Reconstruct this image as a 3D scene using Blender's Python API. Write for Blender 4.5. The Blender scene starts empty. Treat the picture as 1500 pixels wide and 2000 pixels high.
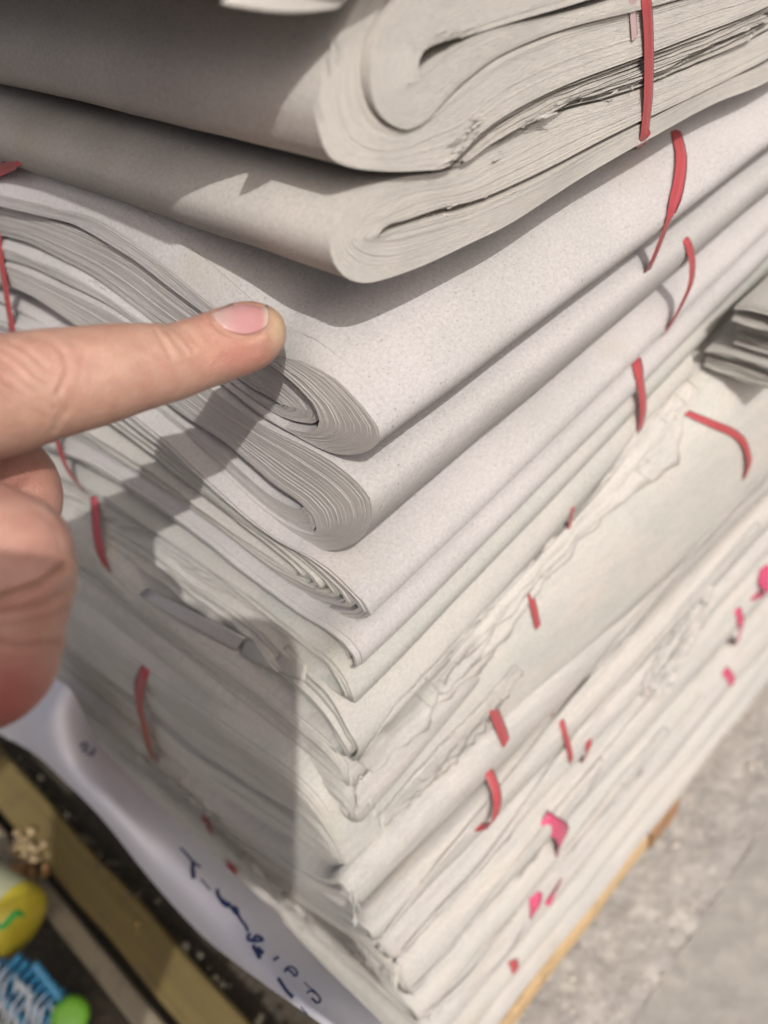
import bpy, bmesh, math, random
import numpy as np
from mathutils import Vector, Matrix, noise
from math import radians as R, sin, cos, pi, tau, atan2, sqrt, exp
random.seed(7)
S = bpy.context.scene
COL = S.collection

# ------------------------------------------------------------------ camera
# World: corner of the paper pile at the origin, X runs along the fold side, Y along the
# cut side, Z is up, metres.  The phone hangs about 20 cm from the corner, looking down.
FPX = 1799.0
def _n(v): v = np.array(v, float); return v/np.linalg.norm(v)
AX = _n([2514, 2018, -FPX]); AY = np.array([-2250, 1200, -FPX], float); AY = _n(AY-AX*(AY@AX)); AZ = np.cross(AX, AY)
ROT = np.array([AX, AY, AZ])
def ray(u, v): return ROT@np.array([(u-750)/FPX, -(v-1000)/FPX, -1.0])
CAM = -(ray(740, 870)*0.2)
def at(u, v, axis, val):
    """world point where the sight line of a surveyed photo point meets the plane axis=val"""
    r = ray(u, v); t = (val-CAM[axis])/r[axis]
    return CAM+r*t
def deep(u, v, d): return CAM+ray(u, v)*d

cam = bpy.data.cameras.new('camera'); co = bpy.data.objects.new('camera', cam); COL.objects.link(co)
m = Matrix([list(r) for r in ROT]).to_4x4(); m.translation = Vector(CAM); co.matrix_world = m
cam.sensor_fit = 'VERTICAL'; cam.sensor_height = 24; cam.sensor_width = 18
cam.lens = 24*FPX/2000; cam.clip_start = .005; cam.clip_end = 500
cam.dof.use_dof = True; cam.dof.focus_distance = .218; cam.dof.aperture_fstop = 6.8
S.camera = co

# ------------------------------------------------------------------ light
SUN = Vector((-1.0, -1.8, 2.2)).normalized()        # towards the sun
w = bpy.data.worlds.new('World'); S.world = w; w.use_nodes = True
nt = w.node_tree; sk = nt.nodes.new('ShaderNodeTexSky'); sk.sky_type = 'NISHITA'; sk.sun_disc = False
sk.sun_elevation = math.asin(SUN.z); sk.sun_rotation = atan2(SUN.x, SUN.y); sk.dust_density = 7.0; sk.air_density = .6; sk.ozone_density = .3
nt.links.new(sk.outputs[0], nt.nodes['Background'].inputs[0]); nt.nodes['Background'].inputs[1].default_value = .15
sl = bpy.data.lights.new('sun', 'SUN'); sl.energy = 3.2; sl.angle = R(.55); sl.color = (1, .965, .92)
so = bpy.data.objects.new('sun', sl); COL.objects.link(so); so.rotation_euler = SUN.to_track_quat('Z', 'Y').to_euler()
so.location = SUN*2
S.view_settings.view_transform = 'Standard'; S.view_settings.look = 'None'
S.view_settings.exposure = -0.42; S.view_settings.gamma = 1

# ------------------------------------------------------------------ materials
def mat(name, rough=.8, spec=.2):
    mt = bpy.data.materials.new(name); mt.use_nodes = True
    b = mt.node_tree.nodes['Principled BSDF']
    b.inputs['Roughness'].default_value = rough; b.inputs['Specular IOR Level'].default_value = spec
    return mt, mt.node_tree, b
def N(t, typ, **kw):
    n = t.nodes.new(typ)
    for k, v in kw.items():
        if k in n.inputs: n.inputs[k].default_value = v
        else: setattr(n, k, v)
    return n
def ramp(t, src, stops):
    r = t.nodes.new('ShaderNodeValToRGB'); e = r.color_ramp.elements
    while len(e) < len(stops): e.new(.5)
    for el, (p, c) in zip(e, stops):
        el.position = p; el.color = (c if len(c) == 4 else (*c, 1)) if isinstance(c, tuple) else (c, c, c, 1)
    t.links.new(src, r.inputs[0]); return r.outputs[0]
def mix(t, a, b, f, mode='MIX'):
    n = t.nodes.new('ShaderNodeMix'); n.data_type = 'RGBA'; n.blend_type = mode
    for s, v in ((n.inputs[0], f), (n.inputs[6], a), (n.inputs[7], b)):
        if isinstance(v, (int, float)): s.default_value = v
        elif isinstance(v, tuple): s.default_value = (*v, 1)
        else: t.links.new(v, s)
    return n.outputs[2]
def bump(t, b, h, strength, dist):
    n = N(t, 'ShaderNodeBump', Strength=strength, Distance=dist); t.links.new(h, n.inputs['Height'])
    t.links.new(n.outputs[0], b.inputs['Normal']); return n
def coords(t, kind='Object', scale=None):
    c = t.nodes.new('ShaderNodeTexCoord').outputs[kind]
    if scale is None: return c
    mp = t.nodes.new('ShaderNodeMapping'); mp.inputs['Scale'].default_value = scale
    t.links.new(c, mp.inputs[0]); return mp.outputs[0]
def noi(t, vec, scale, detail=3, rough=.5):
    n = N(t, 'ShaderNodeTexNoise', Scale=scale, Detail=detail, Roughness=rough); t.links.new(vec, n.inputs['Vector']); return n.outputs[0]

def paper_mat(name, c1, c2, fleck=.5, streak=0.):
    mt, t, b = mat(name, .85, .15)
    o = coords(t)
    big = noi(t, o, 38, 3); base = mix(t, c1, c2, ramp(t, big, [(.35, 0.), (.65, 1.)]))
    fine = noi(t, o, 1100, 4, .65)
    base = mix(t, base, ramp(t, fine, [(.3, .86), (.7, 1.08)]), 1.0, 'MULTIPLY')
    # short dark fibres: two stretched noises, thresholded
    for sc in ((900, 2600, 900), (2600, 900, 2600)):
        f = noi(t, coords(t, 'Object', sc), 1.0, 1, .4)
        base = mix(t, base, (.20, .17, .17), mix(t, (0., 0., 0.), (fleck,)*3, ramp(t, f, [(.69, 0.), (.76, 1.)])))
    st = noi(t, o, 14, 4, .7)
    base = mix(t, base, (.42, .37, .28), mix(t, (0., 0., 0.), (.35,)*3, ramp(t, st, [(.60, 0.), (.72, 1.)])))
    h = mix(t, fine, noi(t, o, 260, 3), .45); bd = .0004
    if streak:
        s1 = noi(t, coords(t, 'Object', (9, 260, 260)), 1, 4, .6); s2 = noi(t, coords(t, 'Object', (25, 900, 900)), 1, 3, .6)
        base = mix(t, base, ramp(t, s1, [(.3, (1-1.5*streak, 1-1.4*streak, 1-1.2*streak)), (.55, (1., 1., 1.)), (.7, (1.06, 1.02, 1.0))]), 1.0, 'MULTIPLY')
        base = mix(t, base, ramp(t, s2, [(.3, 1-streak), (.6, 1.03)]), 1.0, 'MULTIPLY')
        h = mix(t, h, mix(t, s1, s2, .4), .6); bd = .0012
    t.links.new(base, b.inputs['Base Color'])
    h = mix(t, h, noi(t, o, 75, 4, .6), .35); bump(t, b, h, .42, bd*1.5)
    return mt
def edge_mat(name, c1, c2):
    """cut edges of the sheets: streaks that run along each sheet (UV: metres along, metres across)"""
    mt, t, b = mat(name, .9, .1)
    uv = coords(t, 'UV')
    s1 = noi(t, coords(t, 'UV', (60, 2600, 1)), 1, 2)
    s2 = noi(t, coords(t, 'UV', (420, 5200, 1)), 1, 3, .7)
    base = mix(t, c1, c2, ramp(t, s1, [(.35, 0.), (.65, 1.)]))
    base = mix(t, base, ramp(t, s2, [(.3, .84), (.7, 1.07)]), 1.0, 'MULTIPLY')
    o = coords(t); lt = noi(t, o, 55, 3)
    base = mix(t, base, ramp(t, lt, [(.3, .92), (.7, 1.03)]), 1.0, 'MULTIPLY')
    t.links.new(base, b.inputs['Base Color'])
    h = mix(t, s2, noi(t, o, 1500, 3, .7), .5); bump(t, b, h, .8, .0004)
    return mt
M = {}
M['paper_warm'] = paper_mat('paper_warm', (.535, .51, .47), (.485, .465, .435), .3)
M['paper_lilac'] = paper_mat('paper_lilac', (.525, .505, .505), (.48, .468, .46), .5)
M['paper_pale'] = paper_mat('paper_pale', (.555, .535, .50), (.505, .50, .47), .35)
M['low_pale'] = paper_mat('low_pale', (.555, .53, .50), (.515, .505, .475), .25, .09)
M['low_cream'] = paper_mat('low_cream', (.54, .52, .48), (.53, .515, .485), .25, .09)
M['low_green'] = paper_mat('low_green', (.51, .51, .475), (.545, .525, .49), .25, .04)
M['paper_green'] = paper_mat('paper_green', (.485, .49, .46), (.535, .52, .485), .35)
M['edge_warm'] = edge_mat('edge_warm', (.69, .665, .615), (.62, .60, .57))
M['edge_lilac'] = edge_mat('edge_lilac', (.68, .65, .61), (.60, .575, .56))
M['edge_pale'] = edge_mat('edge_pale', (.66, .64, .58), (.60, .585, .53))
M['edge_shaded'] = edge_mat('edge_shaded', (.56, .54, .49), (.46, .45, .42))  # far bundles' cut ends: grazing light put into a darker tone
M['paper_shaded'] = paper_mat('paper_shaded', (.47, .455, .42), (.40, .39, .37), .4)  # darker paper for the far bundles, their shade put into the colour
def plain(name, c, rough=.5, spec=.4, var=.15, sc=60):
    mt, t, b = mat(name, rough, spec); o = coords(t); n = noi(t, o, sc, 4, .6)
    base = mix(t, c, ramp(t, n, [(.3, 1-var), (.7, 1+var)]), 1.0, 'MULTIPLY'); t.links.new(base, b.inputs['Base Color'])
    bump(t, b, n, .2, .0005); return mt
def strap_mat():
    mt, t, b = mat('red_plastic', .32, .5)
    s = noi(t, coords(t, 'UV', (25, 2600, 1)), 1, 2)
    base = mix(t, (.43, .055, .065), (.54, .12, .13), ramp(t, s, [(.35, 0.), (.65, 1.)])); t.links.new(base, b.inputs['Base Color'])
    b.inputs['Transmission Weight'].default_value = .12
    b.inputs['Coat Weight'].default_value = .2
    bump(t, b, s, .3, .0003); return mt
M['strap'] = strap_mat()
M['strap_pink'] = plain('pink_plastic', (.56, .085, .17), .22, .6, .15, 300)
M['strap_faded'] = plain('faded_pink_plastic', (.50, .36, .36), .4, .4)
M['white_paper'] = plain('white_paper', (.76, .75, .80), .95, .05, .04, 30)
M['ink'] = plain('blue_ink', (.035, .055, .16), .5, .3)
M['bottle_body'] = plain('yellow_liquid', (.55, .46, .045), .18, .5, .1, 40)
M['bottle_clear'] = plain('cloudy_plastic', (.42, .43, .28), .22, .5, .1, 40)
M['green_print'] = plain('green_print', (.02, .42, .08), .4, .4)
M['blue_plastic'] = plain('blue_plastic', (.05, .27, .48), .35, .5)
M['film'] = plain('pale_film', (.50, .55, .58), .3, .5)
M['green_plastic'] = plain('lime_plastic', (.16, .44, .03), .35, .5)
M['husk'] = plain('husk', (.46, .27, .12), .9, .1, .5, 500)
M['yellow_bit'] = plain('yellow_bit', (.50, .33, .08), .8, .2, .3, 200)

# ------------------------------------------------------------------ scene helpers
def tag(o, label=None, cat=None, group=None, kind=None):
    if label: o['label'] = label
    if cat: o['category'] = cat
    if group: o['group'] = group
    if kind: o['kind'] = kind
    return o
def thing(name, loc, label, cat, group=None):
    o = bpy.data.objects.new(name, None); COL.objects.link(o); o.location = Vector([float(c) for c in loc]); o.empty_display_size = .01
    return tag(o, label, cat, group)
def link(name, me, parent=None):
    o = bpy.data.objects.new(name, me); COL.objects.link(o)
    if parent is not None:
        o.parent = parent
        o.matrix_parent_inverse = Matrix.Translation(-parent.location)
    return o
class MB:
    """collects grids / strips with UVs and material slots, links them as one object"""
    def __init__(s): s.v = []; s.f = []; s.uv = []; s.mi = []
    def grid(s, P, uvs=None, mi=0, closed_u=False):
        P = np.asarray(P, float); a, b = P.shape[:2]; o = len(s.v)
        s.v += P.reshape(-1, 3).tolist()
        U = None if uvs is None else np.asarray(uvs, float)
        for i in range(a if closed_u else a-1):
            i2 = (i+1) % a
            for j in range(b-1):
                s.f.append((o+i*b+j, o+i2*b+j, o+i2*b+j+1, o+i*b+j+1)); s.mi.append(mi)
                if U is None: s.uv += [(0, 0)]*4
                else: s.uv += [tuple(U[i, j]), tuple(U[i2, j]), tuple(U[i2, j+1]), tuple(U[i, j+1])]
    def poly(s, pts, mi=0):
        o = len(s.v); s.v += [list(map(float, p)) for p in pts]; s.f.append(tuple(range(o, o+len(pts)))); s.mi.append(mi); s.uv += [(0, 0)]*len(pts)
    def build(s, name, mats, parent=None, smooth=True):
        me = bpy.data.meshes.new(name); me.from_pydata(s.v, [], s.f)
        for m_ in (mats if isinstance(mats, (list, tuple)) else [mats]): me.materials.append(m_)
        me.polygons.foreach_set('material_index', s.mi); me.polygons.foreach_set('use_smooth', [smooth]*len(s.f))
        ul = me.uv_layers.new(name='UVMap'); ul.data.foreach_set('uv', np.array(s.uv, float).ravel())
        me.update(); return link(name, me, parent)
def crv(pts, n, sub=8):
    """Catmull-Rom through the points, resampled to n points evenly by length"""
    p = np.array(pts, float); q = np.vstack([2*p[0]-p[1], p, 2*p[-1]-p[-2]]); out = []
    for i in range(1, len(q)-2):
        for k in range(sub):
            t = k/sub; a, b, c, d = q[i-1:i+3]
            out.append(.5*((2*b)+(c-a)*t+(2*a-5*b+4*c-d)*t*t+(3*b-a-3*c+d)*t**3))
    out.append(p[-1]); out = np.array(out)
    s = np.r_[0, np.cumsum(np.linalg.norm(np.diff(out, axis=0), axis=1))]
    x = np.linspace(0, s[-1], n); return np.stack([np.interp(x, s, out[:, k]) for k in range(out.shape[1])], 1)
def halves(pts, m_, anchor=None):
    p = np.array(pts, float); a = int(np.argmin(p[:, 0])) if anchor is None else anchor
    return np.vstack([crv(p[:a+1], m_), crv(p[a:], m_)[1:]])
def nz(x, y=0., z=0.): return noise.noise(Vector((x, y, z)))

def prof(px, axis, val, ext=None, rise=None):
    """surveyed photo points on an end plane -> (horizontal, z) profile; ext lengthens both legs back into the pile"""
    pts = [at(u, v, axis, val) for u, v in px]; h = 1 if axis == 0 else 0
    p = np.array([[q[h], q[2]] for q in pts])
    if ext is not None:
        r0, r1 = rise if rise else (0, 0)
        if p[0, 0] < ext: p = np.vstack([[ext, p[0, 1]+r0], p])
        if p[-1, 0] < ext: p = np.vstack([p, [ext, p[-1, 1]+r1]])
    return p
def P3(axis, h, e, z):
    return (e, h, z) if axis == 0 else (h, e, z)
def lean(verts, axis, end, tilt=(0, 0), yaw=0., zr=None):
    """folded edges are never quite level: the upper fold line rises by tilt[0], the lower by tilt[1] along the pile"""
    if tilt == (0, 0) and yaw == 0: return verts
    v = np.array(verts); d = np.clip(v[:, 0 if axis == 0 else 1]-end, 0, None); d = d*d/(d+.012)
    zb, zt = zr; w_ = np.clip((v[:, 2]-zb)/(zt-zb), 0, 1)
    v[:, 2] += d*(tilt[1]+(tilt[0]-tilt[1])*w_)
    v[:, 1 if axis == 0 else 0] -= yaw*d
    return v.tolist()

def sheet_pack(parent, name, outer, inner, axis, end, length, n, mats, jit=.00025, skew=0., gap=.12, m_=70, back=.005, wob=.0004, seed=0, yaw=0., tilt=(0, 0), zr=None, post=None, legs=(0, 0), ease=0., cover_in=True, an_o=None, an_i=None, split=()):
    """n folded sheets lying one inside the other between two profiles; their cut ends are modelled one by one"""
    A = halves(outer, m_, an_o); B = halves(inner, m_, an_i); K = len(A); rs = random.Random(seed)
    arc = np.r_[0, np.cumsum(np.linalg.norm(np.diff(A, axis=0), axis=1))]
    th = np.linalg.norm(A-B, axis=1)
    sl_ = np.linspace(-1, 1, K); dl = np.where(sl_ < 0, legs[0], legs[1])*np.tanh(np.abs(sl_)*4)
    mb = MB()
    wts = np.array([.6+.8*rs.random() for _ in range(n)]); cuts = np.r_[0, np.cumsum(wts)]/wts.sum()
    ends = None
    for k in range(n):
        t0, t1 = cuts[k], cuts[k+1]; g = (t1-t0)*gap*(rs.random()*1.3)
        if k in split: g = (t1-t0)*.45
        a0 = t0+g; a1 = t1-g*.3
        if k == n-1: a1 = 1
        lo = B+(A-B)*a0; hi = B+(A-B)*a1
        off = rs.gauss(0, jit); fr = rs.random()*50
        e = np.array([end+skew*(k/n)+ease*((k+.5)/n)**2.5+off+jit*.9*nz(arc[i]*120+fr, k*.7)+jit*1.2*nz(arc[i]*14, k*.4+9) + .0012*nz(arc[i]*25, 3.3+seed) for i in range(K)])
        e = e+dl; mid = list(end+back+dl)
        fl = [[P3(axis, lo[i, 0], e[i], lo[i, 1]), P3(axis, hi[i, 0], e[i], hi[i, 1])] for i in range(K)]
        uv = [[(arc[i], th[i]*a0+k*.01), (arc[i], th[i]*a1+k*.01)] for i in range(K)]
        mb.grid(fl, uv, 1)
        mb.grid([[P3(axis, hi[i, 0], e[i], hi[i, 1]), P3(axis, hi[i, 0], mid[i], hi[i, 1])] for i in range(K)], None, 0) if k < n-1 else None
        mb.grid([[P3(axis, lo[i, 0], mid[i], lo[i, 1]), P3(axis, lo[i, 0], e[i], lo[i, 1])] for i in range(K)], None, 0) if (k > 0 or not cover_in) else None
        if k == 0: e_in = e
        if k == n-1: e_out = e
    mb.grid([[P3(axis, B[i, 0], end+dl[i]+back*.9, B[i, 1]), P3(axis, A[i, 0], end+dl[i]+back*.9, A[i, 1])] for i in range(K)], None, 0)
    nx = 26
    def skin(C, e0, sgn):
        T = np.gradient(C, axis=0); T /= np.linalg.norm(T, axis=1)[:, None]+1e-9; Nn = np.stack([T[:, 1], -T[:, 0]], 1)*sgn
        rows = []
        for i in range(K):
            row = []
            for j in range(nx):
                f = (j/(nx-1))**1.5; ee = e0[i]*(1-f)+(end+length)*f
                d = wob*nz(arc[i]*22+seed, ee*14, 5.1)*min(1, f*12)+wob*.35*nz(arc[i]*80, ee*50, seed)*min(1, f*12)
                row.append(P3(axis, C[i, 0]+Nn[i, 0]*d, ee, C[i, 1]+Nn[i, 1]*d))
            rows.append(row)
        mb.grid(rows, None, 0)
    skin(A, e_out, 1)
    if cover_in: skin(B, e_in, 1)
    mb.v = lean(mb.v, axis, end, tilt, yaw, zr or (A[:, 1].min(), A[:, 1].max()))
    if post: mb.v = post(np.array(mb.v)).tolist()
    return mb.build(name, mats, parent), A, B

def lerp_prof(A, B, t): return A+(B-A)*t
def resample2(a, b, m_=60): return halves(a, m_), halves(b, m_)

def single_sheet(parent, prof_pts, axis, end, length, thick, mats, seed=0, jit=.0006, m_=60, torn=0., tilt=(0, 0), yaw=0., zr=None):
    """one folded sheet, a thin shell with a ragged cut end"""
    C = halves(prof_pts, m_); K = len(C); T = np.gradient(C, axis=0); T /= np.linalg.norm(T, axis=1)[:, None]+1e-9
    Nn = np.stack([T[:, 1], -T[:, 0]], 1); O = C+Nn*thick/2; I = C-Nn*thick/2
    arc = np.r_[0, np.cumsum(np.linalg.norm(np.diff(C, axis=0), axis=1))]
    def ee(i):
        v = end+jit*1.5*nz(arc[i]*30, seed*3.1)+jit*.8*nz(arc[i]*150, seed*1.7)
        if torn: v += torn*max(0, nz(arc[i]*38+seed*7, 1.5)-.15)*2 + torn*.4*abs(nz(arc[i]*160, seed))
        return v
    e = [ee(i) for i in range(K)]
    dz = [0, .002, .01, .03, .08, length]
    mb = MB()
    mb.grid([[P3(axis, I[i, 0], e[i], I[i, 1]), P3(axis, O[i, 0], e[i], O[i, 1])] for i in range(K)], [[(arc[i], 0), (arc[i], thick)] for i in range(K)], 1)
    mb.grid([[P3(axis, O[i, 0], e[i]+d, O[i, 1]) for d in dz] for i in range(K)], None, 0)
    mb.grid([[P3(axis, I[i, 0], e[i]+d, I[i, 1]) for d in dz][::-1] for i in range(K)], None, 0)
    mb.v = lean(mb.v, axis, end, tilt, yaw, zr or (C[:, 1].min(), C[:, 1].max()))
    return mb.build('paper_sheet', mats, parent)

def ribbon(path, wdir, width, thick=.0003, name='strap_band', mats=None, parent=None, closed=False, twist=None):
    p = np.array(path, float); n = len(p); wd = _n(wdir); T = np.gradient(p, axis=0); T /= np.linalg.norm(T, axis=1)[:, None]+1e-12
    s = np.r_[0, np.cumsum(np.linalg.norm(np.diff(p, axis=0), axis=1))]
    rows = []; uv = []
    for i in range(n):
        wv = wd if twist is None else _n(twist[i]); wv = _n(wv-T[i]*(wv@T[i])); nn = np.cross(T[i], wv)
        w2 = width/2*(1+.08*nz(s[i]*60, 2.2))
        q = [p[i]+wv*w2*a+nn*b for a, b in ((-1, 0), (-.5, thick*.7), (0, thick*.5), (.5, thick*.7), (1, 0), (.5, -thick*.5), (-.5, -thick*.5), (-1, 0))]
        rows.append(q); uv.append([(s[i], (a+1)*width/2) for a in (-1, -.5, 0, .5, 1, .5, -.5, -1)])
    if closed: rows.append(rows[0]); uv.append(uv[0])
    mb = MB(); mb.grid(rows, uv)
    if not closed:
        mb.poly(rows[0][:-1]); mb.poly(rows[-1][:-1][::-1])
    return mb.build(name, mats or M['strap'], parent)
# ------------------------------------------------------------------ the pile: upper bundles
W = [M['paper_warm'], M['edge_warm']]; LI = [M['paper_lilac'], M['edge_lilac']]; PA = [M['paper_pale'], M['edge_pale']]; GR = [M['paper_green'], M['edge_pale']]
GB = 'paper bundles of the pile'
def bundle(loc, label): return thing('paper_bundle', loc, label, 'paper bundle', GB)

# topmost bundle whose lower edge just enters the frame; it overhangs to the left and throws the big shade
t0 = bundle((.02, .05, .095), 'topmost bundle overhanging at the top edge of the photo, only its curled underside showing')
o = [[.22, .112], [.05, .112], [-.014, .109], [-.023, .1065], [-.0285, .1035], [-.029, .0990], [-.0265, .0950], [-.020, .0935], [-.012, .0932], [.0, .0934], [.05, .0945], [.12, .0945], [.22, .0945]]
i = [[.22, .105], [.05, .105], [-.010, .103], [-.014, .1025], [-.0165, .1015], [-.0170, .1005], [-.0165, .0995], [-.012, .099], [-.004, .0989], [.004, .0989], [.05, .099], [.12, .099], [.22, .099]]
tp, _, _ = sheet_pack(t0, 'sheet_pack', np.array(o), np.array(i), 1, -.0095, .30, 16, W, jit=.0004, wob=.0008, seed=3, an_o=5, an_i=5)
for v in tp.data.vertices: v.co.y += .52*max(0, .001-v.co.x)+.55*max(0, -.013-v.co.x)            # its cut end runs askew
# a loose sheet that curls under its corner
mb = MB(); rows = []
for a in np.linspace(0, 1, 24):
    p0 = at(430+225*a, -6+16*sin(a*pi*.9)+6*a, 0, -.019+.021*a**1.3)
    rows.append([p0+np.array([.0, 0, -.0006-.0012*sin(b*pi)*a])+np.array([.012*b, .006*b, .0022*b]) for b in np.linspace(0, 1, 8)])
mb.grid(rows); so_ = mb.build('loose_sheet', W, t0); so_.modifiers.new('thick', 'SOLIDIFY').thickness = .0003

# B1: the rolled bundle with the S-shaped end
b1 = bundle((.03, .03, .057), 'big rolled bundle, its cut end showing an S-shaped curl round a dark slit')
po = prof([(760, -95), (730, -45), (698, 4), (686, 26), (668, 68), (650, 104), (632, 140), (620, 180), (616, 215), (620, 245), (628, 275), (640, 303), (665, 320), (700, 329), (760, 333), (820, 331), (862, 326), (892, 300), (935, 256), (1000, 214), (1100, 166), (1250, 108), (1500, 10)], 1, 0)
po = np.vstack([[[.20, .0935], [.12, .0935], [.06, .093], [.03, .0915]], po, [[.21, .048]]])
pi_ = prof([(800, -60), (765, -25), (738, 25), (718, 62), (704, 100), (700, 145), (704, 180), (715, 212), (735, 236), (765, 250), (785, 251), (822, 234), (868, 188), (905, 156), (962, 114), (1042, 78), (1122, 51), (1240, 21), (1400, -22), (1500, -50)], 1, 0)
pi_ = np.vstack([[[.20, .0885], [.12, .0885], [.06, .088], [.035, .0865]], pi_, [[.21, .057]]])
sheet_pack(b1, 'sheet_pack', po, pi_, 1, -.001, .27, 40, W, jit=.00004, gap=.035, seed=11, wob=.0009, m_=110, an_o=12, an_i=9, skew=.0006)
qo = prof([(806, -56), (772, -20), (741, 27), (720, 63), (706, 100), (702, 145), (706, 179), (717, 210), (737, 233), (766, 248), (784, 248), (819, 231), (863, 184), (900, 151), (960, 109), (1040, 73), (1120, 46), (1240, 16), (1400, -27), (1500, -55)], 1, 0)
qo = np.vstack([[[.20, .0880], [.12, .0880], [.06, .0875], [.04, .0862]], qo, [[.21, .058]]])
qi = prof([(1500, -140), (1240, -38), (1110, 5), (1000, 38), (930, 60), (900, 68), (850, 80), (818, 94), (806, 112), (803, 135), (804, 152), (811, 158), (820, 151), (836, 125), (868, 99), (905, 76), (960, 55), (1110, 20), (1240, -18), (1500, -108)], 1, 0)
qi = np.vstack([[[.20, .072]], qi, [[.21, .069]]])
sheet_pack(b1, 'rolled_sheets', qo, qi, 1, -.0012, .27, 40, W, jit=.00004, gap=.035, seed=12, wob=.0005, m_=110, an_o=9, an_i=10, skew=-.0008)
# wedge of broken sheets between the roll and the bundle below
wo = prof([(1500, 14), (1250, 111), (1100, 169), (1000, 217), (940, 256), (900, 298), (868, 325), (866, 330), (872, 332), (900, 322), (940, 298), (990, 270), (1050, 240), (1100, 214), (1250, 172), (1500, 60)], 1, 0)
wi = prof([(1500, 26), (1250, 128), (1100, 186), (1000, 238), (950, 272), (915, 300), (892, 318), (888, 321), (894, 321), (915, 310), (945, 290), (990, 262), (1050, 232), (1100, 206), (1250, 158), (1500, 46)], 1, 0)
wo = np.vstack([[[.20, .048]], wo, [[.20, .040]]]); wi = np.vstack([[[.20, .046]], wi, [[.20, .042]]])
sheet_pack(b1, 'broken_sheets', wo, wi, 1, .0012, .27, 9, W, jit=.0007, seed=13, wob=.0004, gap=.3, an_o=7, an_i=7)
ci = prof([(1500, 28), (1250, 130), (1100, 188), (1000, 240), (950, 275), (918, 303), (900, 316), (898, 318), (902, 317), (918, 309), (945, 289), (990, 260), (1050, 231), (1100, 204), (1250, 156), (1500, 44)], 1, 0)
cj = (ci+ci[::-1])/2
sheet_pack(b1, 'broken_sheets', ci, cj, 1, .0005, .27, 8, W, jit=.0010, seed=14, wob=.0004, gap=.45, an_o=7, an_i=7)

# B2: the big single fold under it
b2 = bundle((.03, .03, .035), 'fold-out bundle below the S-shaped roll, a narrow dark slit in its rounded grey end')
po = prof([(1500, 66), (1250, 176), (1100, 222), (1000, 272), (940, 302), (880, 336), (800, 348), (740, 366), (700, 395), (668, 440), (655, 480), (662, 515), (686, 545), (722, 556), (770, 546), (840, 520), (930, 475), (1000, 440), (1100, 380), (1250, 287), (1400, 207), (1500, 162)], 1, 0, .21)
pi_ = prof([(1500, 118), (1250, 238), (1100, 318), (1000, 366), (930, 394), (870, 408), (800, 432), (770, 440), (753, 452), (745, 465), (747, 469), (760, 462), (800, 445), (870, 424), (930, 408), (1000, 378), (1100, 330), (1250, 248), (1400, 168), (1500, 128)], 1, 0, .21)
sheet_pack(b2, 'sheet_pack', po, pi_, 1, .0005, .29, 44, W, jit=.00004, gap=.035, seed=21, wob=.0010, m_=110, skew=.0005, split=(12, 25))

# B3: the bundle the finger points at
b3 = bundle((.03, .03, .0), 'thick drooping bundle under the pointing fingertip, with a dark nested fold in its lilac-grey end')
X3 = 0.0
def rise3(v):
    # behind its pressed cut end the bundle swells up to the one above
    sx = 1-np.exp(-np.clip(v[:, 0], 0, None)/.006); sy = np.clip((v[:, 1]-.002)/.030, 0, 1); sy = sy*sy*(3-2*sy)
    v[:, 2] += .0125*sx*sy*np.clip((v[:, 2]-.004-.05*0)/.012, 0, 1); return v
po = prof([(-60, 362), (0, 378), (100, 402), (200, 440), (300, 500), (390, 575), (470, 645), (530, 690), (600, 712), (660, 745), (710, 795), (742, 840), (737, 866), (715, 882), (680, 889), (640, 881), (590, 856), (540, 828), (490, 792), (430, 752), (380, 715), (300, 655), (200, 586), (80, 530), (0, 503), (-60, 482)], 0, X3, .30)
pi_ = prof([(-60, 385), (0, 402), (100, 428), (180, 462), (260, 505), (330, 560), (400, 615), (470, 668), (520, 708), (570, 746), (610, 786), (624, 815), (621, 834), (606, 844), (588, 842), (562, 836), (530, 823), (488, 793), (450, 762), (400, 725), (300, 641), (200, 572), (110, 522), (0, 484), (-60, 462)], 0, X3, .30)
sheet_pack(b3, 'sheet_pack', po, pi_, 0, X3, .24, 36, LI, jit=.00006, gap=.025, seed=31, m_=120, an_o=11, an_i=11, tilt=(.0, .012), wob=.0009, post=rise3)
qo = prof([(-60, 392), (0, 409), (100, 435), (180, 470), (260, 512), (330, 567), (400, 621), (470, 674), (520, 714), (566, 753), (600, 791), (612, 815), (609, 828), (600, 834), (585, 833), (560, 827), (530, 813), (490, 786), (450, 757), (390, 705)], 0, X3)
qi = prof([(-60, 450), (0, 466), (60, 482), (150, 528), (200, 560), (280, 622), (350, 672), (420, 722), (480, 765), (515, 784), (530, 792), (536, 797), (531, 800), (516, 796), (490, 781), (460, 762), (400, 710)], 0, X3)
qo = np.vstack([[.30, qo[0, 1]], qo]); qi = np.vstack([[.30, qi[0, 1]], qi])
sheet_pack(b3, 'nested_sheets', qo, qi, 0, X3+.0016, .24, 24, LI, jit=.00010, seed=32, m_=90, an_o=12, an_i=12, gap=.22, wob=.0004, split=(2, 3, 5, 9))
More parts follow.
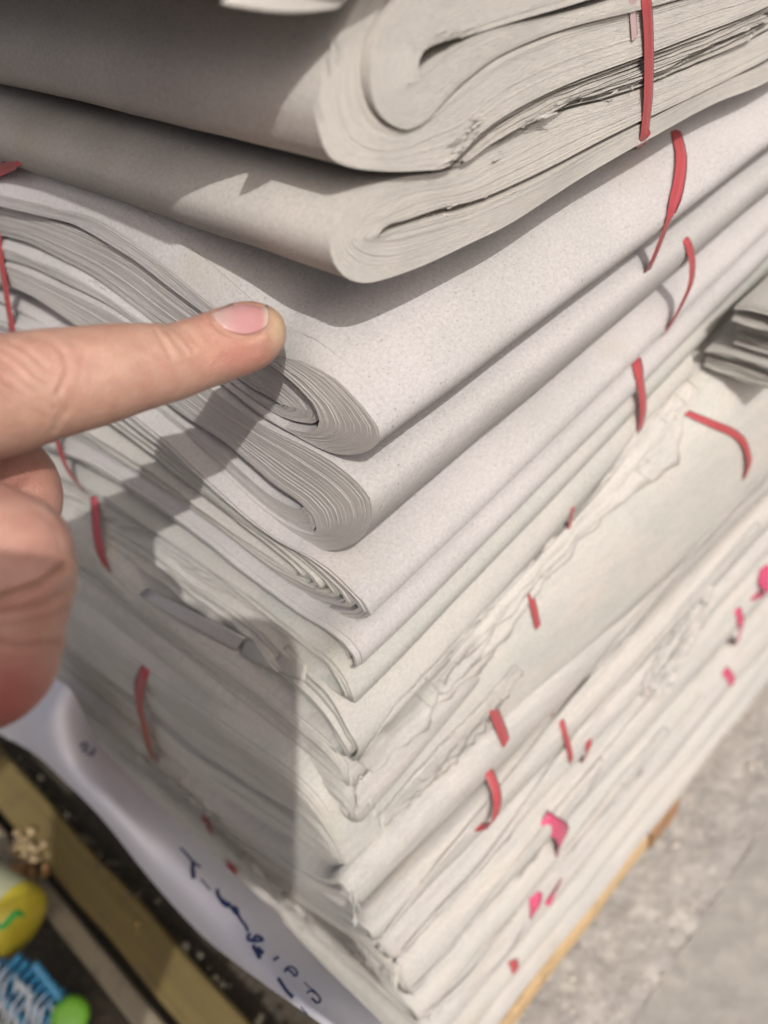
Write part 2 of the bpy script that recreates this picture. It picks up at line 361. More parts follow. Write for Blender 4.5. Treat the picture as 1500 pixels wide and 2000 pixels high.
# torn whiskers hanging in the gap
X4 = -.0012
b4 = bundle((.03, .03, -.015), 'second bundle under the fingertip, a long bent slit in its fan-lined nose')
po = prof([(-60, 495), (0, 514), (80, 543), (200, 600), (300, 668), (400, 748), (480, 808), (540, 845), (600, 876), (650, 905), (697, 942), (722, 972), (728, 1005), (715, 1040), (690, 1062), (650, 1074), (610, 1066), (560, 1038), (500, 992), (415, 915), (340, 848), (280, 800), (200, 730), (110, 650), (26, 600), (0, 588), (-60, 560)], 0, X4, .30)
pi_ = prof([(-60, 530), (0, 551), (80, 585), (200, 672), (300, 762), (345, 800), (430, 856), (480, 900), (530, 945), (580, 978), (608, 1005), (618, 1028), (616, 1040), (606, 1047), (592, 1046), (570, 1037), (530, 1010), (480, 965), (415, 902), (340, 838), (280, 792), (200, 722), (110, 645), (26, 596), (0, 584), (-60, 556)], 0, X4, .30)
sheet_pack(b4, 'sheet_pack', po, pi_, 0, X4, .24, 36, LI, jit=.00006, gap=.025, seed=41, m_=120, an_o=12, an_i=11, tilt=(.012, .044), wob=.0008)
qo = prof([(-60, 534), (0, 555), (80, 589), (200, 676), (300, 766), (345, 804), (428, 861), (478, 905), (528, 949), (577, 982), (604, 1008), (613, 1028), (611, 1037), (603, 1042), (592, 1041), (572, 1032), (530, 1004), (480, 959), (415, 896), (340, 832), (280, 786), (200, 716)], 0, X4)
qi = prof([(-60, 540), (0, 561), (80, 596), (200, 684), (300, 768), (345, 806), (432, 866), (479, 904), (530, 939), (565, 962), (584, 980), (590, 992), (583, 998), (560, 989), (520, 966), (479, 931), (432, 890), (345, 825), (280, 775), (200, 704)], 0, X4)
qo = np.vstack([[.30, qo[0, 1]], qo, [.30, qo[-1, 1]]]); qi = np.vstack([[.30, qi[0, 1]], qi, [.30, qi[-1, 1]]])
sheet_pack(b4, 'nested_sheets', qo, qi, 0, X4+.0010, .24, 14, LI, jit=.00007, seed=42, m_=90, an_o=12, an_i=12, gap=.2, tilt=(.02, .04), wob=.0004)

# B5: the fanned one
X5 = -.0046
b5 = bundle((.03, .03, -.035), 'loose fanned bundle under the two rounded ones, its many sheets gaping apart')
po = prof([(-60, 585), (0, 612), (110, 664), (200, 744), (280, 814), (340, 862), (415, 934), (500, 1010), (560, 1056), (610, 1086), (650, 1118), (690, 1158), (715, 1185), (723, 1203), (713, 1210), (690, 1212), (660, 1213), (640, 1210), (600, 1190), (520, 1138), (440, 1080), (385, 1040), (300, 980), (200, 915), (110, 870), (0, 822), (-60, 800)], 0, X5, .30)
pi_ = prof([(-60, 690), (0, 712), (110, 766), (200, 828), (300, 900), (400, 975), (480, 1040), (540, 1085), (575, 1112), (582, 1121), (572, 1122), (540, 1100), (480, 1056), (400, 996), (300, 924), (200, 858), (110, 800), (0, 748), (-60, 725)], 0, X5, .30)
A5 = halves(po, 80, 14); B5 = halves(pi_, 80, 10); rs = random.Random(5)
cut = [0, .19, .37, .60, .80, 1.0]
for k in range(len(cut)-1):
    a, b = cut[k], cut[k+1]; L = len(A5); s_ = np.linspace(-1, 1, L)[:, None]
    gap_l = (b-a)*(.36+.24*rs.random()); gap_u = (b-a)*(.32+.22*rs.random())
    g = np.where(s_ > 0, gap_l, gap_u)*np.clip(abs(s_)*3, .55, 1)
    wv = np.array([[.25*(b-a)*nz(q*5, k*2.3)*min(1, abs(q)*4)] for q in s_[:, 0]]) if 0 < k < len(cut)-2 else 0
    lo = lerp_prof(A5, B5, 1-(a+g*.5+wv)) ; hi = lerp_prof(A5, B5, 1-(b-g*.5+wv))
    if k == len(cut)-2: hi = A5
    sheet_pack(b5, 'sheet_pack', hi, lo, 0, X5+.0006, .25, 3, LI if k > 2 else PA, jit=.00022, seed=50+k, m_=70, an_o=80-1, an_i=80-1, gap=.12, legs=(-.0010*(k-1), .0010*(k-1)+.0003), tilt=(.044, .085), zr=(-.0446, -.0203), wob=.0003, back=.012)

# B6, B7: thin ragged ones
X6 = -.0092
b6 = bundle((.03, .03, -.05), 'thin bundle with a short crumpled nose just below the fanned sheets')
po = prof([(-60, 812), (0, 836), (110, 884), (200, 930), (300, 995), (385, 1054), (440, 1092), (520, 1150), (600, 1203), (640, 1222), (680, 1249), (703, 1277), (709, 1293), (700, 1302), (680, 1306), (662, 1306), (640, 1282), (600, 1250), (500, 1182), (395, 1112), (300, 1046), (180, 974), (111, 940), (0, 890), (-60, 865)], 0, X6, .30)
pi_ = prof([(-60, 840), (0, 862), (111, 912), (200, 953), (300, 1021), (395, 1084), (500, 1158), (600, 1222), (640, 1246), (664, 1268), (670, 1284), (666, 1290), (655, 1285), (640, 1270), (600, 1240), (500, 1172), (395, 1100), (300, 1036), (200, 968), (111, 926), (0, 876), (-60, 852)], 0, X6, .30)
A6 = halves(po, 80, 12); B6 = halves(pi_, 80, 10)
cut = [0, .5, 1.]
for k in range(2):
    a, b = cut[k], cut[k+1]; g = (b-a)*.34
    sheet_pack(b6, 'sheet_pack', A6 if k == 1 else lerp_prof(A6, B6, 1-(b-g)), lerp_prof(A6, B6, 1-(a+g)), 0, X6, .25, 3, LI if k == 1 else PA, jit=.0003, seed=70+k, m_=70, an_o=79, an_i=79, gap=.12, legs=(.0045-.0010*k, .0008+.0012*k), tilt=(.085, .09), zr=(-.0573, -.0446), wob=.0004)

X7 = -.0135
b7 = bundle((.03, .03, -.062), 'thin greenish bundle with a pointed dark-edged nose and a torn end flap')
po = prof([(-60, 888), (0, 914), (111, 966), (180, 1000), (300, 1072), (395, 1136), (500, 1204), (600, 1268), (640, 1290), (668, 1318), (690, 1352), (698, 1369), (690, 1371), (660, 1352), (600, 1312), (540, 1278), (480, 1236), (420, 1194), (330, 1142), (270, 1103), (150, 1030), (0, 950), (-60, 920)], 0, X7, .30)
pi_ = prof([(-60, 896), (0, 922), (111, 975), (180, 1008), (300, 1080), (395, 1144), (500, 1212), (600, 1276), (640, 1300), (662, 1324), (678, 1348), (683, 1358), (676, 1356), (650, 1338), (600, 1303), (540, 1268), (480, 1226), (420, 1184), (330, 1132), (270, 1093), (150, 1022), (0, 942), (-60, 912)], 0, X7, .30)
sheet_pack(b7, 'cover_sheets', po, pi_, 0, X7, .25, 4, GR, legs=(.0075, .003), jit=.0005, seed=77, m_=80, an_o=11, an_i=11, gap=.25, tilt=(.085, .11), zr=(-.0682, -.0567), wob=.0004)
A7 = halves(pi_, 60, 11); c7 = (A7+A7[::-1])/2
for k in range(5):
    f = .12+.2*k
    single_sheet(b7, lerp_prof(A7, c7, f), 0, X7+.004+.003*rs.random(), .19, .0004, PA, seed=80+k, jit=.0012, torn=.004, tilt=(.09, .10), zr=(-.0682, -.0567))

X8 = -.0185
b8 = bundle((.03, .03, -.08), 'pale bundle with a flat corner ledge, just above the torn ridge on the right side')
po = prof([(-60, 925), (0, 962), (150, 1042), (270, 1112), (340, 1165), (420, 1217), (480, 1258), (540, 1302), (600, 1342), (650, 1387), (680, 1432), (698, 1466), (692, 1488), (680, 1492), (655, 1470), (600, 1420), (560, 1388), (450, 1303), (270, 1163), (156, 1060), (0, 975), (-60, 940)], 0, X8, .30)
pi_ = prof([(-60, 931), (0, 968), (150, 1050), (270, 1132), (340, 1188), (420, 1245), (480, 1290), (540, 1336), (600, 1380), (640, 1418), (664, 1448), (676, 1468), (672, 1476), (655, 1462), (600, 1412), (560, 1380), (450, 1296), (270, 1156), (156, 1054), (0, 971), (-60, 936)], 0, X8, .30)
sheet_pack(b8, 'sheet_pack', po, pi_, 0, X8, .181, 6, PA, legs=(.0085, .004), jit=.0007, seed=88, m_=90, an_o=11, an_i=11, gap=.22, tilt=(.11, .17), zr=(-.0893, -.0682), wob=.0007)
A8 = halves(pi_, 60, 11); c8 = (A8+A8[::-1])/2
for k in range(6):
    single_sheet(b8, lerp_prof(A8, c8, .1+.16*k), 0, X8+.004+.004*rs.random(), .18, .0004, PA, seed=90+k, jit=.0012, torn=.005 if k % 2 else .001, tilt=(.12, .16), zr=(-.0893, -.0682))

# ------------------------------------------------------------------ lower bundles
LN = {8: [(0, 975), (156, 1060), (270, 1163), (450, 1303), (560, 1388), (655, 1470), (688, 1490)],
      9: [(0, 1040), (150, 1140), (300, 1249), (450, 1369), (560, 1457), (640, 1520), (693, 1562)],
      10: [(0, 1095), (140, 1192), (300, 1320), (420, 1405), (545, 1500), (640, 1580), (706, 1625)],
      11: [(0, 1225), (200, 1395), (300, 1480), (420, 1570), (520, 1635), (620, 1698), (692, 1735)],
      12: [(0, 1265), (200, 1432), (300, 1515), (420, 1605), (520, 1672), (620, 1738), (702, 1785)],
      13: [(0, 1295), (200, 1462), (340, 1562), (450, 1660), (560, 1735), (650, 1795), (742, 1850)]}
def fold_prof(top, bot, x0, pinch=.25):
    """outer profile between two crease lines on the end plane, with a rounded nose"""
    T = np.array([at(u, v, 0, x0)[1:] for u, v in top]); B = np.array([at(u, v, 0, x0)[1:] for u, v in bot])
    tz = T[-1, 1]; n = np.array(bot[-1]); nose = at(n[0], n[1], 0, x0)[1:]
    dz = tz-nose[1]; T = T[:-1]; T[:, 1] -= .0026
    k = T[T[:, 0] > nose[0]+dz*.7]
    up = list(k)+[[nose[0]+dz*.32, tz-dz*.10-.0003], [nose[0]+dz*.06, tz-dz*.42], [nose[0], nose[1]+dz*.22]]
    dn = [[nose[0]+dz*.12, nose[1]+.0004]]+[list(b) for b in B[:-1][::-1] if b[0] > nose[0]+dz*.5]
    a = len(up)-1
    p = np.array(up+dn); p = np.vstack([[.32, p[0, 1]-.002], p, [.32, p[-1, 1]-.002]])
    return p, a+1
def shrink(p, a, f):
    c = np.interp; q = p.copy(); n = len(p)
    nose = p[a]; out = []
    for i, pt in enumerate(p):
        # pull each point towards the point opposite on the other leg
        other = p[a+1:] if i <= a else p[:a]
        o_ = other[np.argsort(other[:, 0])]; zo = np.interp(max(pt[0], nose[0]+.003), o_[:, 0], o_[:, 1])
        mid = (pt[1]+zo)/2; out.append([pt[0]+(.006*f if i == a else .003*f*exp(-abs(pt[0]-nose[0])/.01)), pt[1]+(mid-pt[1])*f])
    return np.array(out)
def lower(label, lt, lb, x0, mats, seed, tilt, yaw=0., npk=3, length=.45):
    b = bundle((x0+.05, .05, 0), label)
    p, a = fold_prof(LN[lt], LN[lb], x0); zr = (p[:, 1].min(), p[:, 1].max()); nz_ = p[a, 1]
    b.location.z = p[a, 1]
    zr = (p[a, 1]-.002, p[a, 1]+.02)
    for k in range(npk):
        f0, f1 = k/npk*.9, (k+.95)/npk*.9
        po = p if k == 0 else shrink(p, a, f0)
        sheet_pack(b, 'sheet_pack', po, shrink(p, a, f1), 0, x0+(.0005*random.random() if k else 0), length, 6 if k == 0 else 4, mats, ease=.0026 if k == 0 else .0, jit=.0001, seed=seed+k, m_=60, an_o=a, an_i=a, gap=.06, tilt=tilt, yaw=yaw, zr=zr, wob=.0011, back=.008)
    return b, p
LP = [M['low_pale'], M['edge_pale']]; LG = [M['low_green'], M['edge_pale']]; LC = [M['low_cream'], M['edge_pale']]
b9, p9 = lower('flat bundle directly under the torn ridge, first of the plain lower folds', 8, 9, -.0205, LP, 120, (.14, .17), 0, 2, .06)
lower('thin flat bundle between the torn ridge and the thick strapped one at the shadow edge', 9, 10, -.0235, LP, 130, (.17, .22), 0, 2, .06)
b11, p11 = lower('thick lower bundle with the long pale ledge that a bent red strap crosses', 10, 11, -.0300, LG, 140, (.27, .14), .13, 4)
lower('thin cream bundle under the thick ledge, fold line running the full length', 11, 12, -.0345, LP, 150, (.14, .08), .08, 2)
b13, p13 = lower('thin bundle above the frayed strips near the foot of the pile', 12, 13, -.0345, LC, 160, (.08, .06), .06, 3)

def stadium(y0, zt, zb, ext=.32, sag=0., droop=.0):
    d = zt-zb
    up = [[ext, zt-sag-droop], [y0+.16, zt-sag*.7-droop*.6], [y0+.09, zt-sag*.4-droop*.3], [y0+d*1.2, zt], [y0+d*.45, zt-d*.03], [y0+d*.1, zt-d*.25], [y0, zt-d*.52]]
    dn = [[y0+d*.1, zb+d*.22], [y0+d*.45, zb+d*.02], [y0+d*1.2, zb], [y0+.09, zb-sag*.4-droop*.3], [y0+.16, zb-sag*.7-droop*.6], [ext, zb-sag-droop]]
    return np.array(up+dn), 6
def low2(label, y0, zt, zb, x0, mats, seed, tilt=(0, 0), yaw=0, npk=4, length=.45, droop=.03):
    b = bundle((x0+.05, y0+.05, (zt+zb)/2), label); p, a = stadium(y0, zt, zb, droop=droop)
    for k in range(npk):
        f0, f1 = k/npk*.9, (k+.95)/npk*.9
        sheet_pack(b, 'sheet_pack', p if k == 0 else shrink(p, a, f0), shrink(p, a, f1), 0, x0+(.0006*random.random() if k else 0), length, 6 if k == 0 else 4, mats, ease=.0028 if k == 0 else .0, jit=.00015, seed=seed+k, m_=50, an_o=a, an_i=a, gap=.06, tilt=tilt, yaw=yaw, zr=(zb, zt), wob=.0020, back=.008)
    return b
low2('cream bundle with a square red tag of strap, above the rough torn ends', -.0035, -.186, -.206, -.0335, LP, 200, (.05, .04), .05, droop=0.065)
low2('lower bundle whose fold carries the thin curved strap and a grey corner notch', -.006, -.207, -.236, -.0325, LC, 210, (.04, .03), .05, droop=0.062)
bh = low2('lower pale bundle broken by rough holes and torn ends at the right', -.0065, -.237, -.262, -.031, LG, 220, (.03, .03), .04, 3, .19, droop=0.05)
low2('wavy creased bundle second from the pallet, a crumpled crease on its corner', -.0075, -.2625, -.292, -.028, LP, 230, (.03, .0), .03, 3, droop=0.03)
low2('second lowest bundle with two pink strap ends on its fold', -.0075, -.293, -.318, -.030, LG, 240, (.0, 0), .02, 3, droop=0.014)
low2('lowest bundle resting on the tan wooden pallet', -.0075, -.319, -.343, -.031, LP, 250, (.0, 0), .02, 4, droop=0)
low2('short pale bundle beyond the rough holes, at the right edge of the photo', -.0065, -.230, -.256, .205, LG, 260, (.0, .0), .04, 3, .25, droop=0)

def far_bundle(label, x0, y0, zt, zb, mats, seed, wy):
    b = bundle((x0+.03, y0+.01, zb), label); d = zt-zb
    p = np.array([[y0+wy, zt-.001], [y0+wy*.7, zt], [y0+d*.6, zt-d*.02], [y0+d*.14, zt-d*.22], [y0, zt-d*.5], [y0+d*.14, zb+d*.2], [y0+d*.6, zb+d*.02], [y0+wy*.7, zb], [y0+wy, zb+.0005]])
    sheet_pack(b, 'sheet_pack', p, shrink(p, 4, .5), 0, x0, .25, 6, mats, jit=.0011, seed=seed, m_=40, an_o=4, an_i=4, gap=.4, wob=.001, back=.008)
    sheet_pack(b, 'sheet_pack', shrink(p, 4, .58), shrink(p, 4, .9), 0, x0+.002, .25, 4, mats, jit=.0012, seed=seed+1, m_=40, an_o=4, an_i=4, gap=.4, wob=.001, back=.008)
PSH = [M['paper_shaded'], M['edge_shaded']]
far_bundle('lowest of the small far bundles standing on the ledge at the right edge', .1675, -.022, -.0668, -.0755, PSH, 300, .030)
far_bundle('middle one of the small far bundles at the right edge, in a dark gap', .1710, -.021, -.0562, -.0638, PSH, 310, .020)
far_bundle('uppermost frayed far bundle at the right edge, tan at its torn end', .1670, -.020, -.0462, -.0535, [M['paper_shaded'], M['edge_shaded']], 320, .019)
# ------------------------------------------------------------------ straps
bpy.context.view_layer.update(); DG = bpy.context.evaluated_depsgraph_get()
def hit(u, v, off=.0006):
    ok, p, n, *_ = S.ray_cast(DG, Vector(CAM), Vector(ray(u, v)).normalized())
    if not ok: return None, None
    r = _n(ray(u, v)); return np.array(p)-r*off, np.array(n)
def strap(label, px, wpx, wdir=(1, 0, 0), lift=None, tuck=(True, True), m_=None, n=None, parts=()):
    """a band pulled taut over whatever surfaces lie under its course"""
    P = crv(px, n or 14); D = [_n(ray(u, v)) for u, v in P]; t_ = []
    for u, v in P:
        h = hit(u, v, 0)[0]; t_.append(np.linalg.norm(h-CAM) if h is not None else (t_[-1] if t_ else .3))
    t_ = np.array(t_)-.0007
    for _ in range(60): t_[1:-1] = np.minimum(t_[1:-1], .5*(t_[:-2]+t_[2:]))
    if lift: t_ -= lift*np.sin(np.linspace(0, pi, len(P)))
    pts = np.array([CAM+d*t for d, t in zip(D, t_)])
    inw = np.array([0, .004, 0]) if abs(wdir[0]) > .5 else np.array([.004, 0, 0])
    if tuck[0]: pts = np.vstack([pts[0]+inw+(pts[0]-pts[1])*.3, pts])
    if tuck[1]: pts = np.vstack([pts, pts[-1]+inw+(pts[-1]-pts[-2])*.3])
    d = np.mean([np.dot(p-CAM, -ROT@np.array([0, 0, 1.])) for p in pts])
    t = thing('plastic_strap', pts[len(pts)//2], label, 'strap', 'red plastic straps of the bundles')
    ribbon(pts, wdir, wpx*1.2*d/FPX, .0003, 'strap_band', m_ or M['strap'], t)
    return t, pts
X_ = (1, 0, 0); Y_ = (0, 1, 0)
s1, p1 = strap('broad red strap across the cut end of the big S-shaped roll, topmost strap in view', [(1262, -8), (1266, 40), (1268, 100), (1267, 180), (1263, 230), (1256, 284)], 27, X_, .0006, (False, True), n=24)
pp = np.array([hit(u, v, .0009)[0] for u, v in [(1236, -8), (1237, 30), (1240, 74)]])
ribbon(crv(pp, 8), X_, 22*.2/FPX, .0003, 'faded_strap_end', M['strap_faded'], s1)
strap('red strap round the thick bundle at the right, under the broad strap', [(1320, 258), (1331, 300), (1328, 350), (1316, 400), (1298, 450), (1282, 492), (1266, 528)], 21, X_, .0012)
strap('red strap over the fanned bundle at the upper right, third strap from the top', [(1342, 470), (1352, 505), (1350, 550), (1336, 585), (1318, 620), (1298, 652)], 19, X_, .0010)
strap('broad red strap on the pale bundle just above the right end of the torn ridge', [(1243, 703), (1250, 740), (1256, 780), (1256, 810), (1250, 840)], 20, X_, .0008)
strap('tiny dark red strap end poking out of the torn ridge', [(1119, 992), (1115, 1015), (1111, 1040)], 11, X_, .0005, (True, True))
strap('short straight red strap piece high on the pale ledge', [(1036, 1155), (1043, 1185), (1052, 1224)], 19, (1, .2, 0), .0002, (False, False))
strap('short broad red strap piece lower on the pale ledge, below the straight piece', [(962, 1380), (975, 1413), (990, 1450)], 25, (1, .2, 0), .0002, (False, False))
strap('bowed red strap with its tail tucked under the fold below the ledge', [(955, 1508), (968, 1540), (972, 1570), (965, 1600), (955, 1612), (935, 1616)], 18, X_, .0030, (True, True))
strap('thin red strap left of the small red tail, on the middle of the lower folds', [(1097, 1408), (1106, 1440), (1114, 1470), (1116, 1488)], 11, X_, .0006)
strap('small red strap tail right beside the thin strap on the lower folds', [(1151, 1448), (1147, 1470), (1140, 1486)], 12, X_, .0006, (True, True))
strap('square pink strap end bent over a lower fold, brightest pink piece', [(1060, 1600), (1080, 1613), (1097, 1624), (1101, 1640), (1092, 1655)], 32, (.75, 0, .65), .0012, (False, True), m_=M['strap_pink'])
strap('pink strap end standing up near the pallet, left one of a pair', [(1045, 1742), (1046, 1760), (1044, 1785)], 24, X_, .0012, (False, True), m_=M['strap_pink'])
strap('dark pink slanted strap end near the pallet, right one of a pair', [(1097, 1718), (1085, 1742), (1068, 1768)], 15, (.8, 0, .6), .0010, (False, False), m_=M['strap_pink'])
strap('round red scrap of strap at the pallet edge, lowest in the photo', [(1002, 1876), (1005, 1886), (1008, 1896)], 18, X_, .0006, (False, False))
strap('red strap lying over the flat top of the ledge and bending down its fold', [(1338, 804), (1370, 818), (1405, 833), (1432, 845), (1452, 862), (1461, 885), (1464, 905), (1454, 934)], 13, (.8, -.1, 0), .0003, (False, True), n=30)
strap('curled pink strap end at the right edge above the rough holes', [(1495, 1108), (1492, 1135), (1494, 1155), (1472, 1166)], 18, X_, .0020, (True, True), m_=M['strap_pink'])
strap('pink crumpled strap end right of the rough holes', [(1442, 1192), (1448, 1215), (1446, 1235), (1440, 1256)], 17, X_, .0016, (True, True), m_=M['strap_pink'])
strap('small pink strap scrap near the pallet at the right', [(1415, 1308), (1425, 1320), (1432, 1334)], 18, X_, .0006, (False, False), m_=M['strap_pink'])
# cut side
strap('short red strap on top of the thick bundle at the left edge, above the finger', [(-30, 352), (-10, 338), (10, 327), (34, 316)], 18, (.3, 1, .3), .0002, (False, True))
strap('red strap hanging down the cut ends at the left edge, just above the knuckle', [(-6, 455), (2, 510), (10, 560), (18, 610), (30, 680)], 20, Y_, .0006, (True, True), n=20)
strap('red strap twisting over the fanned sheets right below the pointing finger', [(98, 800), (108, 850), (122, 895), (140, 930), (166, 962)], 18, Y_, .0014, (True, True), n=20)
strap('dark red strap beside the folded thumb in the shade of the hand', [(184, 974), (186, 1010), (190, 1050), (198, 1085), (210, 1112)], 19, Y_, .0010, (True, True), n=18)
strap('long bowed red strap on the shaded lower left of the pile', [(285, 1305), (272, 1340), (272, 1380), (282, 1420), (288, 1450), (302, 1486)], 21, Y_, .0030, (True, True), n=18)
strap('red strap tip among the frayed strips above the white sign, upper of two', [(402, 1598), (407, 1612), (411, 1628)], 16, Y_, .0005, (True, False))
strap('red strap tip touching the white sign, lower of two', [(446, 1676), (452, 1692), (450, 1712)], 24, Y_, .0005, (True, False))

# ------------------------------------------------------------------ torn paper along the ridge and at the rough ends
def scraps(parent, name, path, n, size, spread, mats, seed, wdir=(1, 0, 0), lift=.0005):
    rs = random.Random(seed); mb = MB(); P = crv(path, 60)
    for k in range(n):
        u, v = P[int(rs.random()*59)]
        u += rs.gauss(0, spread); v += rs.gauss(0, spread)
        p, nn = hit(u, v, rs.random()*lift)
        if p is None: continue
        L = size*rs.uniform(.5, 2.4); Wd = size*rs.uniform(.12, .5)
        a = _n(np.array(wdir)+np.array([rs.gauss(0, .12), rs.gauss(0, .25), rs.gauss(0, .12)])); b = _n(np.cross(a, nn)+np.array([0, -.4*rs.random(), rs.gauss(0, .5)]))
        g = []
        for i in range(6):
            f = i/5-.5; wv = Wd*(.55+.45*rs.random())*(1-abs(f)*1.1)
            g.append([p+a*L*f+b*wv*q+nn*(size*.22*rs.gauss(0, .5)*abs(q)+size*.06*rs.random()) for q in (-.5, 0, .5)])
        mb.grid(g)
    return tag(mb.build(name, mats, parent), kind='stuff')
def torn_strips(parent, path, side, widths, n, mats, seed, name='torn_sheet', layer=.00045):
    """ragged sheets hanging out from under a fold, each laid over the next"""
    rs = random.Random(seed); P = crv(path, 110); T = np.gradient(P, axis=0); T /= np.linalg.norm(T, axis=1)[:, None]
    Nn = np.stack([-T[:, 1], T[:, 0]], 1)*side
    W_ = np.interp(np.linspace(0, 1, 110), np.linspace(0, 1, len(widths)), widths)
    for k in range(n):
        f = 1-k/n; a0 = rs.randint(0, 30) if k else 0; a1 = rs.randint(80, 110) if k else 110; rows = []
        for i in range(a0, a1):
            w_ = W_[i]*(f*.85+.15)*(.72+.5*nz(i*.05, k*5.3, seed)+.30*nz(i*.23, k*3.1)+.14*nz(i*.9, k)); w_ = max(w_, 3)
            row = []
            for j in range(7):
                q = -.25+1.25*j/6; u, v = P[i]+Nn[i]*w_*q
                h, nn = hit(u, v, 0)
                if h is None: h = row[-1] if row else rows[-1][0]
                row.append(h-_n(ray(u, v))*(.0003+layer*(k+1)+.0007*nz(i*.11, j*.4, k*2.)+(.0010*nz(i*.3, k*7.) if j == 6 else 0)))
            rows.append(row)
        R2 = np.array(rows); R2[1:-1] = (R2[:-2]+R2[1:-1]+R2[2:])/3
        mb = MB(); mb.grid(R2); o = mb.build(name, mats[k % len(mats)], parent); md = o.modifiers.new('t', 'SOLIDIFY'); md.thickness = .00025
RIDGE = [(704, 1492), (800, 1368), (900, 1262), (1000, 1152), (1127, 1012), (1220, 905), (1300, 800), (1348, 745)]
torn_strips(b8, RIDGE, 1, [40, 70, 75, 60, 55, 60, 80, 60], 6, [M['low_pale'], M['paper_pale']], 5)
torn_strips(b11, [(740, 1600), (830, 1500), (930, 1395), (1010, 1300)], 1, [24, 46, 42, 20], 3, [M['low_cream'], M['low_pale']], 8)
scraps(b8, 'torn_paper_edge', [(715, 1496), (800, 1400), (900, 1298), (1000, 1185), (1100, 1080), (1200, 965), (1290, 850), (1340, 780)], 16, .006, 10, [M['low_pale']], 5)
scraps(b1, 'torn_fibres', [(905, 62), (870, 72), (890, 66), (920, 64)], 14, .0022, 5, [M['paper_warm']], 15)
scraps(b1, 'torn_fibres', [(960, 300), (1030, 245), (1100, 205), (1250, 165), (1350, 120), (1500, 40)], 60, .0030, 6, [M['paper_pale']], 16)
scraps(b1, 'torn_fibres', [(868, 318), (890, 290), (920, 250), (940, 232)], 30, .0030, 7, [M['paper_warm']], 17)
scraps(b1, 'torn_fibres', [(620, 225), (622, 190), (640, 130), (664, 78)], 14, .0018, 3, [M['paper_pale']], 18, (0, 0, 1))
scraps(b2, 'torn_fibres', [(800, 430), (900, 405), (1000, 370), (992, 385)], 18, .0016, 4, [M['paper_pale']], 19)
for k, (pa, wd, ow) in enumerate((([(735, 1850), (800, 1755), (930, 1595), (1095, 1392), (1290, 1150), (1490, 925)], [8, 14, 10, 16, 10, 14], b11), ([(770, 1880), (830, 1805), (940, 1690), (1030, 1562), (1110, 1455), (1290, 1242), (1480, 1020)], [14, 22, 12, 18, 12, 20, 12], b13),
        ([(800, 1940), (900, 1830), (1000, 1700), (1150, 1510), (1300, 1330)], [16, 26, 30, 18, 14], b13), ([(830, 1985), (930, 1890), (1060, 1720), (1200, 1540), (1300, 1420)], [22, 34, 20, 26, 16], b13))):
    torn_strips(ow, pa, 1, wd, 2, [M['low_pale'], M['low_cream']], 40+k, layer=.0003)
scraps(b13, 'torn_paper_edge', [(690, 1745), (700, 1800), (720, 1860), (760, 1900), (790, 1940)], 12, .006, 9, [M['paper_pale']], 51, (.4, .3, .8), .002)
scraps(b9, 'torn_paper_edge', [(690, 1500), (700, 1560), (720, 1590), (735, 1585)], 10, .005, 9, [M['paper_pale']], 52, (.4, .3, .8), .0015)
rs_ = random.Random(31)
for k, (u, v, r) in enumerate(((1286, 1322, .0080), (1312, 1276, .0066), (1334, 1232, .0074), (1352, 1192, .0056), (1372, 1158, .0050), (1300, 1300, .0045), (1346, 1216, .004))):
    c = at(u, v, 1, -.0075+.002*(k % 2)); bm = bmesh.new(); bmesh.ops.create_icosphere(bm, subdivisions=4, radius=1)
    for q in bm.verts:
        n3 = q.co.normalized(); f = 1+.55*noise.noise(n3*1.6+Vector((k*3, 0, 0)))-.35*abs(noise.noise(n3*3.1+Vector((0, k*5, 0))))+.12*noise.noise(n3*7)
        q.co = Vector((n3.x*1.25, n3.y*.8, n3.z*.9))*r*f+Vector([float(x) for x in c])
    me = bpy.data.meshes.new('crumpled_end'); bm.to_mesh(me); bm.free(); me.materials.append([M['low_pale'], M['low_cream']][k % 2]); link('crumpled_end', me, bh)
torn_strips(bh, [(1262, 1345), (1300, 1290), (1340, 1225), (1385, 1150)], -1, [14, 26, 22, 14], 2, [M['low_pale'], M['low_cream']], 61, layer=.0010)
torn_strips(bh, [(1290, 1362), (1325, 1300), (1365, 1232), (1400, 1170)], -1, [14, 26, 24, 12], 2, [M['low_cream'], M['low_pale']], 62, layer=.0010)
scraps(b3, 'torn_fibres', [(60, 480), (110, 505), (190, 552), (200, 560)], 14, .0022, 5, [M['paper_pale']], 20, (0, 1, 0))
def flap(parent, px, lift, mt):
    q = [hit(u, v, .0008+l)[0] for (u, v), l in zip(px, lift)]
    a, b, c, d = [np.array(x) for x in q]; mb = MB()
    mb.grid([[(a*(1-s_)+b*s_)*(1-t_)+(d*(1-s_)+c*s_)*t_+np.array([-.0008*sin(pi*s_)*t_, 0, .0003*nz(s_*4, t_*4)]) for t_ in np.linspace(0, 1, 7)] for s_ in np.linspace(0, 1, 10)])
    o = mb.build('torn_flap', mt, parent); o.modifiers.new('t', 'SOLIDIFY').thickness = .0003
flap(b7, [(290, 1150), (480, 1245), (462, 1270), (272, 1162)], (0, .001, .002, 0), M['paper_lilac'])
flap(b7, [(478, 1250), (496, 1248), (545, 1312), (470, 1275)], (.0015, .002, .0005, .001), M['paper_pale'])
flap(b7, [(560, 1262), (600, 1300), (596, 1330), (530, 1300)], (.001, .001, .002, .001), M['paper_warm'])
scraps(b13, 'frayed_strips', [(250, 1450), (340, 1530), (415, 1600), (450, 1645), (520, 1720), (640, 1830), (700, 1860)], 150, .006, 9, [M['paper_pale']], 7, (0, 1, 0))
